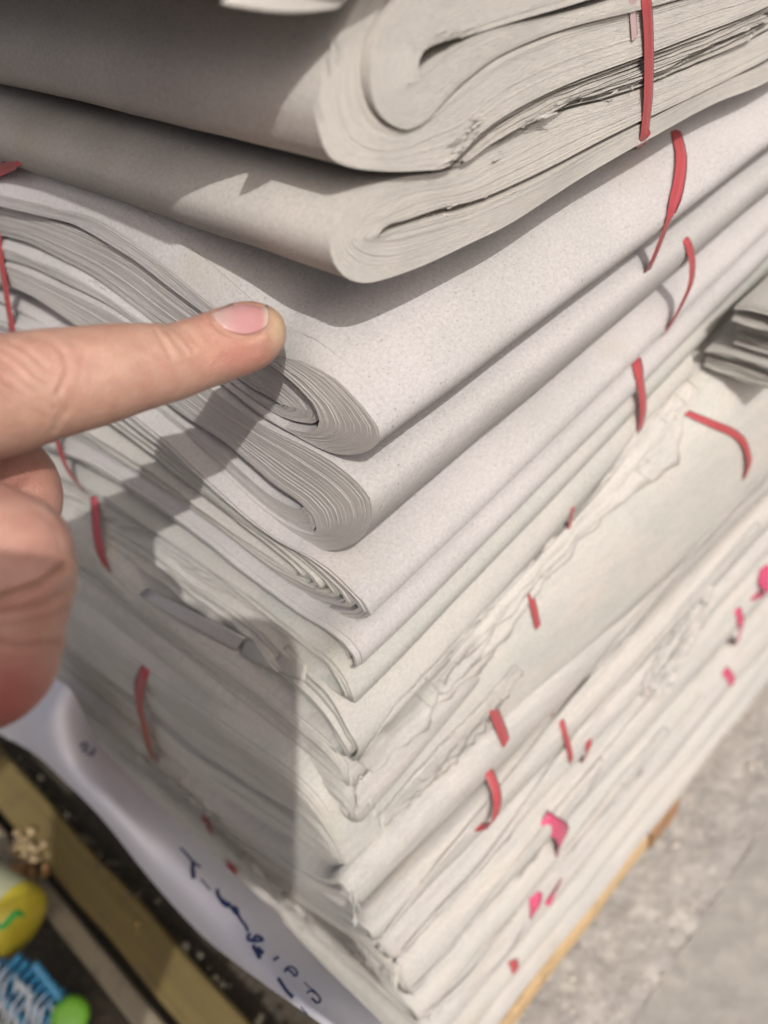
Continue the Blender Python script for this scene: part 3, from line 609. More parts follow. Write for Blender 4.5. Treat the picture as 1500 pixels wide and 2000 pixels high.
# ------------------------------------------------------------------ the hand
def skin_mat():
    mt, t, b = mat('skin', .42, .42)
    a = N(t, 'ShaderNodeVertexColor', layer_name='tint'); o = coords(t)
    n1 = noi(t, o, 260, 4, .6); n2 = noi(t, o, 60, 3)
    base = mix(t, a.outputs[0], ramp(t, n1, [(.3, (.90, .83, .82)), (.7, (1.06, 1.08, 1.08))]), 1.0, 'MULTIPLY')
    base = mix(t, base, (.50, .20, .17), mix(t, (0., 0., 0.), (.28,)*3, ramp(t, n2, [(.5, 0.), (.75, 1.)])))
    t.links.new(base, b.inputs['Base Color'])
    b.inputs['Subsurface Weight'].default_value = .30; b.inputs['Subsurface Radius'].default_value = (1, .32, .18); b.inputs['Subsurface Scale'].default_value = .0022
    v = N(t, 'ShaderNodeTexVoronoi', Scale=1500., feature='DISTANCE_TO_EDGE'); t.links.new(o, v.inputs['Vector'])
    f = noi(t, o, 1900, 3, .6); h = mix(t, f, ramp(t, v.outputs[0], [(0., 0.), (.25, 1.)]), .5); bump(t, b, h, .5, .0003)
    return mt
M['skin'] = skin_mat()
nm, nt_, nb = mat('nail', .22, .5); o_ = coords(nt_); nn_ = noi(nt_, o_, 300, 2)
nt_.links.new(mix(nt_, ramp(nt_, N(nt_, 'ShaderNodeSeparateXYZ').outputs[0], [(0., (.60, .43, .38)), (.16, (.58, .38, .35)), (.45, (.57, .29, .29)), (.86, (.57, .27, .275)), (.95, (.66, .50, .40)), (1., (.68, .55, .44))]), (.66, .40, .37), ramp(nt_, nn_, [(.4, 0.), (.9, .5)])), nb.inputs['Base Color']); sx_ = [x for x in nt_.nodes if x.type == 'SEPXYZ'][0]; nt_.links.new(coords(nt_, 'UV'), sx_.inputs[0]); nb.inputs['Subsurface Weight'].default_value = .25; nb.inputs['Subsurface Scale'].default_value = .001
nb.inputs['Coat Weight'].default_value = .6; nb.inputs['Coat Roughness'].default_value = .15
M['nail'] = nm

def loft(rings, seg=28, sub=5):
    """rings: (u, v, depth, radius px) -> closed tube through the surveyed points"""
    q = np.array([list(deep(u, v, d))+[r*d/FPX] for u, v, d, r in rings]); q = crv(q, len(rings)*sub)
    mbv = []; mbf = []
    T = np.gradient(q[:, :3], axis=0)
    up = np.array([.2, .1, 1.])
    for i in range(len(q)):
        t = _n(T[i]); a = _n(np.cross(t, up)); b = np.cross(a, t)
        for j in range(seg):
            w_ = tau*j/seg; mbv.append(q[i, :3]+q[i, 3]*(a*cos(w_)+b*sin(w_)))
    for i in range(len(q)-1):
        for j in range(seg):
            j2 = (j+1) % seg; mbf.append((i*seg+j, i*seg+j2, (i+1)*seg+j2, (i+1)*seg+j))
    mbf.append(tuple(range(seg))[::-1]); mbf.append(tuple(len(mbv)-seg+k for k in range(seg)))
    return mbv, mbf
def ball(u, v, d, r):
    bm = bmesh.new(); bmesh.ops.create_icosphere(bm, subdivisions=3, radius=r*d/FPX)
    c = deep(u, v, d); V = [np.array(x.co)+c for x in bm.verts]; bm.verts.index_update(); Fc = [tuple(x.index for x in f.verts) for f in bm.faces]; bm.free(); return V, Fc
C_ = .97
def ix(u, top, bot, d): return (u, (top+bot)/2, d, (bot-top)/2*C_)
index_ = [(-330, 850, .150, 165), ix(-210, 668, 965, .155), ix(-120, 662, 935, .158), ix(-60, 655, 915, .161), ix(0, 650, 896, .164), ix(50, 645, 879, .166), ix(100, 639, 861, .168), ix(150, 635, 847, .170), ix(200, 631, 831, .172),
          ix(250, 628, 813, .1745), ix(300, 629, 797, .177), ix(335, 631, 786, .179), ix(370, 623, 771, .181), ix(400, 614, 760, .183), ix(430, 604, 748, .185), ix(460, 593, 738, .187), (488, 655, .189, 68), (508, 647, .1905, 61), (524, 640, .1918, 50), (537, 634, .1928, 36), (545, 631, .1934, 20), (549, 629, .1937, 8)]
thumb = [(-230, 1010, .150, 130), (-120, 1030, .150, 128), (-40, 1052, .149, 120), (5, 1075, .1485, 112)]
thumb2 = [(16, 1062, .148, 112), (14, 1090, .148, 132), (10, 1130, .147, 134), (4, 1180, .1465, 128), (-2, 1230, .146, 124), (-8, 1290, .146, 120), (-12, 1330, .146, 112), (-14, 1365, .146, 94), (-14, 1392, .1462, 70), (-13, 1412, .1464, 42), (-12, 1424, .1465, 14)]
mid = [(-230, 930, .168, 130), (-120, 925, .174, 112), (-30, 925, .180, 98), (18, 935, .183, 90), (46, 968, .184, 76), (40, 1010, .182, 70), (10, 1050, .176, 70)]
palm = [(-180, 840, .156, 190), (-330, 900, .150, 240), (-520, 1000, .146, 300), (-760, 1130, .142, 330), (-1000, 1290, .138, 310), (-1300, 1500, .134, 290), (-1800, 1850, .128, 330), (-2600, 2450, .12, 420)]
ring_f = [(-300, 1010, .166, 150), (-170, 1010, .168, 130), (-90, 1040, .170, 110), (-90, 1090, .168, 100), (-150, 1120, .165, 90)]
V = []; Fc = []
for part in (loft(index_), loft(thumb), loft(thumb2), loft(mid), loft(palm, 32), loft(ring_f), ball(14, 1084, .148, 128), ball(-10, 1062, .1485, 118), ball(-200, 830, .156, 165)):
    o0 = len(V); V += part[0]; Fc += [tuple(i+o0 for i in f) for f in part[1]]
me = bpy.data.meshes.new('raw'); me.from_pydata([list(map(float, v)) for v in V], [], Fc); me.update()
tmp = bpy.data.objects.new('raw', me); COL.objects.link(tmp)
rm = tmp.modifiers.new('r', 'REMESH'); rm.mode = 'VOXEL'; rm.voxel_size = .00062
sm = tmp.modifiers.new('s', 'SMOOTH'); sm.factor = .5; sm.iterations = 14
bpy.context.view_layer.update(); dg = bpy.context.evaluated_depsgraph_get()
hm = bpy.data.meshes.new_from_object(tmp.evaluated_get(dg)); bpy.data.objects.remove(tmp)
n_ = len(hm.vertices); co_ = np.empty(n_*3); hm.vertices.foreach_get('co', co_); co_ = co_.reshape(-1, 3)
no_ = np.empty(n_*3); hm.vertices.foreach_get('normal', no_); no_ = no_.reshape(-1, 3)
rel = (co_-CAM)@ROT; PX = np.stack([750+FPX*rel[:, 0]/-rel[:, 2], 1000-FPX*rel[:, 1]/-rel[:, 2]], 1)
facing = np.einsum('ij,ij->i', no_, CAM-co_) > 0
def dist_poly(px):
    P = crv(px, 40); d = np.full(n_, 1e9)
    for p, q in zip(P[:-1], P[1:]):
        ab = q-p; t = np.clip(((PX-p)@ab)/(ab@ab+1e-9), 0, 1); d = np.minimum(d, np.linalg.norm(PX-(p+t[:, None]*ab), axis=1))
    return d
disp = np.zeros(n_)
def groove(px, depth, width, lip=.35):
    d = dist_poly(px); g = -depth*np.exp(-(d/width)**2)+depth*lip*np.exp(-((d-width*2.1)/(width*1.2))**2); disp[facing] += g[facing]
# skin folds over the last joint, over the knuckle, and across the thumb
for px in ([(318, 640), (340, 662), (362, 690)], [(330, 634), (356, 655), (378, 684)], [(345, 632), (368, 650), (388, 672)], [(304, 646), (322, 672), (336, 700)]): groove(px, .00022, 5)
for px in ([(0, 700), (30, 720), (60, 752), (100, 772)], [(8, 682), (40, 702), (75, 735), (98, 750)], [(0, 735), (30, 755), (70, 782), (100, 792)], [(20, 668), (50, 682), (90, 720)], [(-10, 760), (40, 790), (80, 815)]): groove(px, .00024, 5)
groove([(126, 690), (132, 715), (126, 740), (112, 772)], .00030, 6)
groove([(60, 655), (90, 662), (120, 685)], .00018, 6)
groove([(105, 840), (118, 815), (132, 800)], .00018, 6)
for px in ([(140, 690), (138, 730), (128, 775)], [(165, 680), (162, 715), (155, 745)], [(180, 725), (178, 745), (176, 760)]): groove(px, .00008, 4)
groove([(0, 1168), (40, 1156), (80, 1140), (104, 1122), (122, 1106)], .0012, 7, .45)
groove([(0, 1200), (50, 1192), (100, 1176), (136, 1150)], .00045, 7)
groove([(0, 1222), (50, 1218), (100, 1206), (128, 1190)], .0003, 6)
groove([(-10, 1256), (30, 1263), (70, 1262), (110, 1256)], .0007, 6, .4)
for px in ([(60, 990), (90, 1010), (112, 1040), (118, 1080)], [(95, 985), (118, 1010), (132, 1040)]): groove(px, .00012, 4)
# nail bed and finger pulp
nail_poly = [(414, 615), (428, 633), (446, 645), (476, 653), (506, 646), (524, 634), (527, 612), (517, 586), (498, 580), (470, 586), (440, 600)]
groove([(408, 611), (418, 630), (436, 646), (458, 656), (482, 661), (508, 656)], .00035, 5, .5)
co_ += no_*disp[:, None]
hm.vertices.foreach_set('co', co_.ravel())
# skin tone: flushed thumb pad and finger side, pale pressed tip
tone = np.tile(np.array([.53, .325, .245]), (n_, 1))
def blob(c, r, col, k=1.):
    global tone
    w_ = k*np.exp(-(((PX-np.array(c))/np.array(r))**2).sum(1))[:, None]; tone = tone*(1-w_)+np.array(col)*w_
blob((20, 1370), (110, 110), (.46, .13, .11), .9); blob((60, 1200), (120, 60), (.50, .25, .19), .6); blob((470, 700), (80, 40), (.58, .25, .20), .7); blob((400, 620), (40, 30), (.56, .26, .21), .5); blob((60, 1060), (110, 80), (.60, .31, .25), .6)
blob((544, 630), (16, 44), (.72, .55, .36), .9); blob((525, 590), (18, 12), (.70, .48, .34), .8); blob((40, 930), (90, 50), (.48, .20, .16), .6); blob((250, 730), (120, 60), (.56, .35, .275), .5)
blob((104, 793), (3.2, 3.6), (.20, .10, .07), .9)
ca = hm.color_attributes.new('tint', 'FLOAT_COLOR', 'POINT'); ca.data.foreach_set('color', np.c_[tone, np.ones(n_)].ravel())
hm.polygons.foreach_set('use_smooth', [True]*len(hm.polygons)); hm.materials.clear(); hm.materials.append(M['skin']); hm.update()
hand = thing('person', deep(-60, 800, .16), 'bare hand reaching in from the left, index finger pointing at the thick bundle', 'person')
ho = link('hand', hm, hand)
# finger nail, laid over its bed
bpy.context.view_layer.update()
from mathutils.bvhtree import BVHTree
bv = BVHTree.FromPolygons([Vector(c) for c in co_], [tuple(p.vertices) for p in hm.polygons])
def on_hand(u, v, off):
    p, n, i, d = bv.ray_cast(Vector(CAM), Vector(ray(u, v)).normalized())
    return None if p is None else np.array(p)-_n(ray(u, v))*off
topl = crv([(412, 614), (440, 599), (470, 586), (498, 580), (516, 584)], 26); botl = crv([(420, 624), (444, 645), (476, 653), (506, 647), (522, 636)], 26)
rows = []
for i in range(26):
    r = []
    for j in range(14):
        f = j/13; u, v = topl[i]*(1-f)+botl[i]*f
        u += 7*sin(pi*f)*(i/25)
        p = on_hand(u, v, .0001+.00025*sin(pi*f)*(i/25)); r.append(p if p is not None else r[-1] if r else rows[-1][j])
    rows.append(r)
R_ = np.array(rows)
for _ in range(3): R_[1:-1, 1:-1] = .2*(R_[1:-1, 1:-1]+R_[:-2, 1:-1]+R_[2:, 1:-1]+R_[1:-1, :-2]+R_[1:-1, 2:])-0*R_[1:-1, 1:-1]
R_ -= np.array([_n(ray(470, 615))*.00018])
mb = MB(); mb.grid(R_, [[(i/25, j/13) for j in range(14)] for i in range(26)]); nl = mb.build('finger_nail', M['nail'], ho); md = nl.modifiers.new('t', 'SOLIDIFY'); md.thickness = .00016; md.offset = 0

# ------------------------------------------------------------------ the phone that takes the picture: its body throws the shade over the lower left
M['phone'] = plain('phone_shell', (.03, .03, .035), .3, .5, .1)
def camp(x, y, z): return CAM+ROT@np.array([x, y, z])
PHX, PHY = .006, .006
ph = thing('smartphone', camp(-.03, -.07, .006), 'dark smartphone held over the pile, throwing the shade on its lower left side', 'phone')
def rbox(x0, x1, y0, y1, z0, z1, r):
    bm = bmesh.new(); pts = []
    for cx, cy, a0 in ((x1-r, y1-r, 0), (x0+r, y1-r, 90), (x0+r, y0+r, 180), (x1-r, y0+r, 270)):
        for k in range(7): a = R(a0+15*k); pts.append((cx+r*cos(a), cy+r*sin(a)))
    lo = [bm.verts.new(camp(x, y, z0)) for x, y in pts]; hi = [bm.verts.new(camp(x, y, z1)) for x, y in pts]
    bm.faces.new(lo[::-1]); bm.faces.new(hi)
    for k in range(len(pts)): bm.faces.new((lo[k], lo[(k+1) % len(pts)], hi[(k+1) % len(pts)], hi[k]))
    bmesh.ops.recalc_face_normals(bm, faces=bm.faces); me = bpy.data.meshes.new('m'); bm.to_mesh(me); bm.free(); return me
me = rbox(PHX-.074, PHX, PHY-.127, PHY, .0025, .0105, .014); me.materials.append(M['phone']); link('phone_body', me, ph)
me = rbox(PHX-.071, PHX-.003, PHY-.122, PHY-.005, .0106, .0110, .006); me.materials.append(plain('phone_screen', (.01, .01, .012), .1, .5)); link('screen', me, ph)

# unseen hand round the phone, with forearm, added and widened for its shade
def camloft(rings, seg=24, sub=5):
    q = crv([list(camp(x, y, z))+[r] for x, y, z, r in rings], len(rings)*sub); T = np.gradient(q[:, :3], axis=0); v = []; f = []
    for i in range(len(q)):
        t = _n(T[i]); a = _n(np.cross(t, ROT@np.array([.1, .2, 1.]))); b = np.cross(a, t)
        v += [q[i, :3]+q[i, 3]*(a*cos(tau*j/seg)+b*sin(tau*j/seg)) for j in range(seg)]
    for i in range(len(q)-1):
        f += [(i*seg+j, i*seg+(j+1) % seg, (i+1)*seg+(j+1) % seg, (i+1)*seg+j) for j in range(seg)]
    f.append(tuple(range(seg))[::-1]); f.append(tuple(len(v)-seg+k for k in range(seg))); return v, f
V = []; Fc = []
ps = [camloft([(-.040, -.085, .034, .018), (-.064, -.112, .036, .028), (-.078, -.142, .042, .032), (-.088, -.170, .044, .030), (-.105, -.185, .040, .030)])]
ps.append(camloft([(-.076, -.015, .024, .010), (-.077, -.05, .024, .013), (-.076, -.09, .026, .015), (-.074, -.135, .030, .015)]))  # filler in the unseen grip, stops sun leaking past the phone
ps.append(camloft([(-.085, -.012, .030, .014), (-.104, -.036, .034, .031), (-.102, -.075, .038, .032), (-.095, -.115, .041, .034), (-.085, -.150, .044, .030)]))
for k, (yy, rr) in enumerate(((-.078, .0085), (-.098, .0092), (-.117, .009), (-.135, .0078))):
    ps.append(camloft([(-.030, yy-.012, .034, rr+.002), (-.062, yy-.006, .030, rr+.001), (-.078, yy, .018, rr), (-.079, yy+.003, .004, rr*.95), (-.066, yy+.005, -.007, rr*.9), (-.052, yy+.006, -.0095, rr*.7), (-.046, yy+.006, -.0095, rr*.3)]))
ps.append(camloft([(-.079, -.06, .020, .012), (-.079, -.02, .014, .0115), (-.073, -.004, .012, .0105), (-.060, .004, .012, .0095), (-.040, .006, .011, .0085), (-.026, .006, .0105, .006), (-.022, .006, .0105, .002)]))
ps.append(camloft([(-.070, -.140, .034, .014), (-.048, -.149, .020, .011), (-.026, -.149, .012, .010), (-.012, -.142, .009, .009), (-.004, -.134, .008, .008), (-.001, -.128, .008, .003)]))
ps.append(camloft([(-.050, -.115, .036, .016), (-.035, -.100, .030, .013), (-.024, -.080, .024, .011), (-.018, -.060, .021, .010), (-.015, -.045, .0195, .008), (-.014, -.038, .019, .003)]))
for part in ps:
    o0 = len(V); V += part[0]; Fc += [tuple(i+o0 for i in f) for f in part[1]]
me = bpy.data.meshes.new('raw2'); me.from_pydata([list(map(float, v)) for v in V], [], Fc); tmp = bpy.data.objects.new('raw2', me); COL.objects.link(tmp)
rm = tmp.modifiers.new('r', 'REMESH'); rm.mode = 'VOXEL'; rm.voxel_size = .0016; sm = tmp.modifiers.new('s', 'SMOOTH'); sm.iterations = 8
bpy.context.view_layer.update(); h2 = bpy.data.meshes.new_from_object(tmp.evaluated_get(bpy.context.evaluated_depsgraph_get())); bpy.data.objects.remove(tmp)
ca = h2.color_attributes.new('tint', 'FLOAT_COLOR', 'POINT'); ca.data.foreach_set('color', np.tile(np.array([.53, .325, .245, 1.]), (len(h2.vertices), 1)).ravel())
h2.polygons.foreach_set('use_smooth', [True]*len(h2.polygons)); h2.materials.append(M['skin']); link('hand', h2, hand)
sv_, sf_ = camloft([(-.078, -.172, .046, .036), (-.100, -.176, .038, .047), (-.135, -.190, .038, .057), (-.19, -.25, .06, .062), (-.26, -.33, .12, .07), (-.36, -.45, .22, .08)], 32, 8)  # arm added out of view, broadened to shade the boards and bottle
sv_ = [v+.004*np.array([nz(*(v*40)), nz(*(v*40+5)), nz(*(v*40+9))]) for v in sv_]
me = bpy.data.meshes.new('s'); me.from_pydata([list(map(float, v)) for v in sv_], [], sf_); me.polygons.foreach_set('use_smooth', [True]*len(me.polygons)); me.materials.append(plain('grey_sleeve', (.14, .15, .18), .9, .1)); link('shading_sleeve', me, hand)
# ------------------------------------------------------------------ ground, pallet and the things at the foot of the pile
GZ = -.366
def concrete(name, c1, c2, agg, rough_sc):
    mt, t, b = mat(name, .92, .15); o = coords(t)
    a = noi(t, o, rough_sc, 5, .7); base = mix(t, c1, c2, ramp(t, a, [(.35, 0.), (.65, 1.)]))
    v = N(t, 'ShaderNodeTexVoronoi', Scale=rough_sc*2.2); t.links.new(o, v.inputs['Vector'])
    base = mix(t, base, agg, mix(t, (0., 0., 0.), (.6,)*3, ramp(t, noi(t, o, rough_sc*1.7, 2), [(.56, 0.), (.66, 1.)])))
    base = mix(t, base, (.16, .14, .15), mix(t, (0., 0., 0.), (.5,)*3, ramp(t, noi(t, o, rough_sc*1.3, 3, .6), [(.60, 0.), (.74, 1.)])))
    t.links.new(base, b.inputs['Base Color']); bump(t, b, mix(t, a, v.outputs[0], .5), .6, .003); return mt
M['rough'] = concrete('rough_concrete', (.43, .405, .375), (.30, .285, .27), (.56, .54, .49), 70)
M['smooth'] = concrete('worn_concrete', (.36, .34, .31), (.32, .305, .28), (.40, .38, .34), 45)
M['soil'] = concrete('dark_soil', (.09, .075, .055), (.065, .058, .048), (.12, .105, .075), 120)
def slab(name, x0, x1, y0, y1, z, nx, ny, amp, mt, sc=60):
    mb = MB(); mb.grid([[(x, y, z+amp*nz(x*sc, y*sc, 1.)+amp*.6*nz(x*sc*2.7, y*sc*2.7, 4.)) for y in np.linspace(y0, y1, ny)] for x in np.linspace(x0, x1, nx)])
    v = np.array(mb.v); 
    # skirt so that the joint has depth
    for xs, ys in (([x0, x1], [y0, y0]), ([x0, x1], [y1, y1]), ([x0, x0], [y0, y1]), ([x1, x1], [y0, y1])):
        mb.poly([(xs[0], ys[0], z+amp*.2), (xs[1], ys[1], z+amp*.2), (xs[1], ys[1], z-.03), (xs[0], ys[0], z-.03)])
    o = mb.build(name, mt); o['kind'] = 'structure'; return o
mb = MB(); mb.grid([[(x, y, GZ-.018) for y in (-30, -2, 0, 2, 30)] for x in (-30, -2, 0, 2, 30)]); g = mb.build('ground', M['soil']); g['kind'] = 'structure'
slab('pavement', -.035, 1.1, -.0475, .5, GZ, 300, 120, .0016, M['rough'], 70)
slab('pavement', -.035, 1.1, -1.2, -.0462, GZ-.008, 160, 160, .0006, M['smooth'], 30)
# little stones bedded in the rough strip
rs = random.Random(4); mb = MB()
for k in range(420):
    x, y = rs.uniform(-.03, .5), rs.uniform(-.047, .02); r = .0006+.0011*rs.random()**2
    q = [[(x+r*1.2*cos(a)*cos(b), y+r*sin(a)*cos(b), GZ+r*.1+r*.45*sin(b)) for b in (-.3, .4, 1.0, 1.5)] for a in np.linspace(0, tau, 7)+rs.random()]
    mb.grid(q)
pb = mb.build('pebbles', plain('pebble', (.45, .42, .37), .9, .2, .45, 130)); pb['kind'] = 'stuff'

def wood(name, c1, c2, sc):
    mt, t, b = mat(name, .75, .2); v = coords(t, 'Object', sc)
    a = noi(t, v, 1, 5, .6); base = mix(t, c1, c2, ramp(t, a, [(.3, 0.), (.7, 1.)]))
    base = mix(t, base, (.10, .07, .05), mix(t, (0., 0., 0.), (.5,)*3, ramp(t, noi(t, coords(t), 55, 4, .65), [(.55, 0.), (.75, 1.)])))
    t.links.new(base, b.inputs['Base Color']); bump(t, b, a, .5, .001); return mt
M['wood_x'] = wood('tan_wood', (.58, .42, .24), (.50, .35, .19), (12, 500, 500))
M['wood_y'] = wood('yellow_wood', (.19, .145, .055), (.14, .105, .045), (300, 10, 300))
M['wood_d'] = wood('brown_wood', (.36, .22, .12), (.28, .16, .09), (60, 200, 200))
M['lath'] = wood('grey_lath', (.30, .26, .18), (.24, .21, .15), (300, 12, 300))
def board(name, x0, x1, y0, y1, z0, z1, mt, parent, bev=.0015, warp=.0008, n=24, along='x'):
    mb = MB(); L = np.linspace(0, 1, n); sec = []
    pr = [(0, bev), (0, 1-bev), (bev, 1), (1-bev, 1), (1, 1-bev), (1, bev), (1-bev, 0), (bev, 0)]
    W_ = (y1-y0) if along == 'x' else (x1-x0); H_ = z1-z0
    bw, bh = bev/W_, bev/H_
    pr = [(0, bh), (0, 1-bh), (bw, 1), (1-bw, 1), (1, 1-bh), (1, bh), (1-bw, 0), (bw, 0), (0, bh)]
    for f in L:
        d = warp*nz(f*9, x0*50+y0*70, z0*30)
        if along == 'x': sec.append([(x0+(x1-x0)*f, y0+W_*a+d, z0+H_*b+d*.6) for a, b in pr])
        else: sec.append([(x0+W_*a+d, y0+(y1-y0)*f, z0+H_*b+d*.6) for a, b in pr])
    mb.grid(sec); mb.poly(sec[0][:-1][::-1]); mb.poly(sec[-1][:-1]); return mb.build(name, mt, parent, smooth=False)
pal = thing('wooden_pallet', (.1, .1, GZ), 'tan wooden pallet board showing under the pile along the pavement', 'pallet')
board('edge_board', -.016, .135, -.0070, .075, -.3585, -.3455, M['wood_x'], pal)
board('edge_board', .137, .164, -.0088, .070, -.3612, -.3448, M['wood_d'], pal)
board('edge_board', .164, .62, .001, .075, -.3600, -.3455, M['wood_x'], pal)
board('cross_block', .0, .05, .01, .09, GZ-.002, -.359, M['wood_d'], pal)
board('cross_block', .36, .42, .01, .09, GZ-.002, -.3605, M['wood_d'], pal)
board('edge_board', .0, .62, .12, .20, -.3590, -.3455, M['wood_x'], pal)
board('edge_board', .0, .62, .24, .32, -.3588, -.3455, M['wood_x'], pal)

yb = thing('wooden_board', (-.075, .2, -.365), 'stained yellow-brown board lying along the foot of the pile at the lower left', 'board')
board('plank', -.0895, -.0665, .02, .62, -.372, -.352, M['wood_y'], yb, .002, .0016, 40, 'y')
lt = thing('wooden_lath', (-.1, .2, -.37), 'narrow grey-brown lath left of the yellow-brown board', 'lath')
board('lath_strip', -.1060, -.0945, .02, .60, -.374, -.3585, M['lath'], lt, .0015, .0012, 40, 'y')
sk_ = thing('wooden_board', (-.16, .42, -.37), 'broad brown board half hidden below the thumb at the left edge', 'board')
board('plank', -.20, -.1065, .298, .60, -.376, -.357, M['wood_d'], sk_, .002, .001, 20, 'y')

# crumbs along the black gap
rs = random.Random(9); mb = MB()
for k in range(80):
    u = rs.uniform(0, 1); x = -.064+rs.gauss(0, .0022); y = .03+u*.35; r = rs.uniform(.0006, .0022); z = -.352+r*.4 if x < -.0668 else -.3565+rs.uniform(-.006, .004)
    mb.grid([[(x+r*cos(a)*cos(b), y+r*1.3*sin(a)*cos(b), z+r*.8*sin(b)) for b in (-1.4, -.6, .2, .9, 1.5)] for a in np.linspace(0, tau, 7)+rs.random()])
cr = mb.build('crumbs', plain('crumb', (.09, .08, .06), .9, .2, .5, 150)); cr['kind'] = 'stuff'
def lump(name, c, r, n, mt, label, cat, seed, flat=.8):
    rs = random.Random(seed); mb = MB()
    for k in range(n):
        p = np.array([rs.gauss(0, .45), rs.gauss(0, .55), abs(rs.gauss(0, .3))])*np.array(r)+np.array(c); q = r[0]*rs.uniform(.12, .30)
        mb.grid([[(p[0]+q*cos(a)*cos(b)*(1+.4*nz(a, b, k)), p[1]+q*sin(a)*cos(b), p[2]+q*flat*sin(b)*(1+.3*nz(a*2, b, k))) for b in np.linspace(-1.5, 1.5, 6)] for a in np.linspace(0, tau, 9)])
    return tag(mb.build(name, mt), label, cat)
lump('dried_husk', at(50, 1665, 2, -.352), (.009, .012, .010), 46, plain('pale_husk', (.44, .33, .19), .9, .1, .5, 400), 'pale popcorn-like clump of dried husk above the yellow bottle', 'husk', 2)
lump('dried_husk', at(48, 1705, 2, -.354), (.010, .010, .005), 40, M['husk'], 'brown flaky clump of dried husk touching the yellow bottle', 'husk', 3)
lump('dry_leaf', at(268, 1812, 2, -.351), (.003, .005, .0015), 7, M['yellow_bit'], 'small yellow leaf scrap on the yellow-brown board', 'leaf', 8, .3)
lump('paper_crumb', at(133, 1592, 2, -.3505), (.0025, .005, .0015), 6, plain('crumb_pale', (.42, .40, .33), .9), 'pale crumb of paper on the dark edge of the yellow-brown board', 'crumb', 9, .5)

# yellow bottle
def lathe(mb, base, axis, prof_, seg=32, cap=True):
    a = _n(axis); u = _n(np.cross(a, [.3, .2, 1.])); v = np.cross(a, u)
    mb.grid([[base+a*h+r*(u*cos(w_)+v*sin(w_)) for w_ in np.linspace(0, tau, seg+1)] for h, r in prof_][::1])
bt0 = deep(50, 1808, .485); bt1 = deep(-70, 1730, .50); bax = bt1-bt0; rb = 70*.485/FPX
bot = thing('plastic_bottle', bt0, 'small bottle of yellow liquid with a green mark, lying at the lower left corner', 'bottle')
mb = MB(); lathe(mb, bt0, bax, [(-.0010, .0), (-.0008, rb*.5), (0, rb*.80), (.002, rb*.95), (.005, rb), (.0115, rb*1.005)]); mb.build('bottle_bottom', M['bottle_body'], bot)
mb = MB(); lathe(mb, bt0, bax, [(.0115, rb*.99), (.012, rb*1.0), (.040, rb), (.046, rb*.85), (.050, rb*.45), (.062, rb*.42)]); mb.build('bottle_body', M['bottle_clear'], bot)
mb = MB(); lathe(mb, bt0, bax, [(.060, rb*.50), (.061, rb*.54), (.074, rb*.54), (.076, rb*.5), (.076, 0)]); mb.build('bottle_cap', M['green_print'], bot)
bpy.context.view_layer.update(); DG = bpy.context.evaluated_depsgraph_get()
gp = [hit(u, v, .0006)[0] for u, v in crv([(-20, 1818), (0, 1812), (14, 1803), (24, 1790), (34, 1783), (46, 1784)], 14)]
ribbon(gp, (0, .4, 1), .0034, .0003, 'green_mark', M['green_print'], bot)

# blue basket with pale film over it
bk = thing('plastic_basket', deep(40, 1950, .47), 'blue slatted plastic basket under pale film at the lower left corner', 'basket')
def bp(u, v, d=.47): return deep(u, v, d)
def bar(a, b, r, name, mt, parent, n=8):
    a, b = np.array(a), np.array(b); mb = MB(); t = _n(b-a); u = _n(np.cross(t, [.3, .9, .2])); v = np.cross(t, u)
    S_ = [[a+(b-a)*f+r*(u*cos(w_)+v*sin(w_)) for w_ in np.linspace(0, tau, n+1)] for f in (0, .5, 1)]
    mb.grid(S_); mb.poly(S_[0][:-1]); mb.poly(S_[-1][:-1][::-1]); return mb.build(name, mt, parent)
bar(bp(66, 1882), bp(132, 1968), .0024, 'basket_rim', M['blue_plastic'], bk); bar(bp(-30, 1905), bp(70, 2030), .0024, 'basket_rim', M['blue_plastic'], bk)
for k in range(9):
    f = k/8; a = np.array([20+110*f, 1880+90*f]); 
    bar(bp(a[0]+20, a[1]-14, .472), bp(a[0]-50, a[1]+62-40*f*.2, .474), .0016, 'basket_slat', M['blue_plastic'], bk)
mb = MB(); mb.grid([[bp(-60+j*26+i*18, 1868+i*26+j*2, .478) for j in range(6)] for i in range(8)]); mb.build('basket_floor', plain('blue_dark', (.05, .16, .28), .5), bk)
fl = thing('plastic_film', bp(20, 1940, .465), 'crumpled pale film lying over the blue basket', 'film')
mb = MB()
for k in range(12):
    a = np.array([-30+12*k, 1872+9*k]); pts = [bp(a[0]+(-34)*s_+14*nz(k, s_*3), a[1]+92*s_+10*nz(s_*3, k), .4655+.003*nz(k*1.3, s_*4)) for s_ in np.linspace(-.1, 1, 10)]
    q = [[p+_n(ROT@np.array([1, .5, 0]))*wd*(.0011+.0008*nz(k*2.1, i*.5)) for wd in (-1, 0, 1)] for i, p in enumerate(pts)]
    mb.grid(q)
mb.build('film_strips', M['film'], fl)
gl = thing('bottle_cap', deep(138, 1983, .463), 'lime green round cap on the corner of the blue basket', 'cap')
mb = MB(); cc = deep(138, 1985, .463); rb2 = 35*.463/FPX; lathe(mb, cc, ROT@np.array([.35, .45, 1.]), [(-.006, rb2*1.0), (0, rb2), (.0015, rb2*.93), (.002, rb2*.6), (.0022, 0)]); mb.build('cap_shell', M['green_plastic'], gl)
mb = MB(); lathe(mb, cc, ROT@np.array([.35, .45, 1.]), [(-.0075, rb2*1.06), (-.006, rb2*1.06), (-.0055, rb2*1.0)]); mb.build('cap_ring', M['green_plastic'], gl)

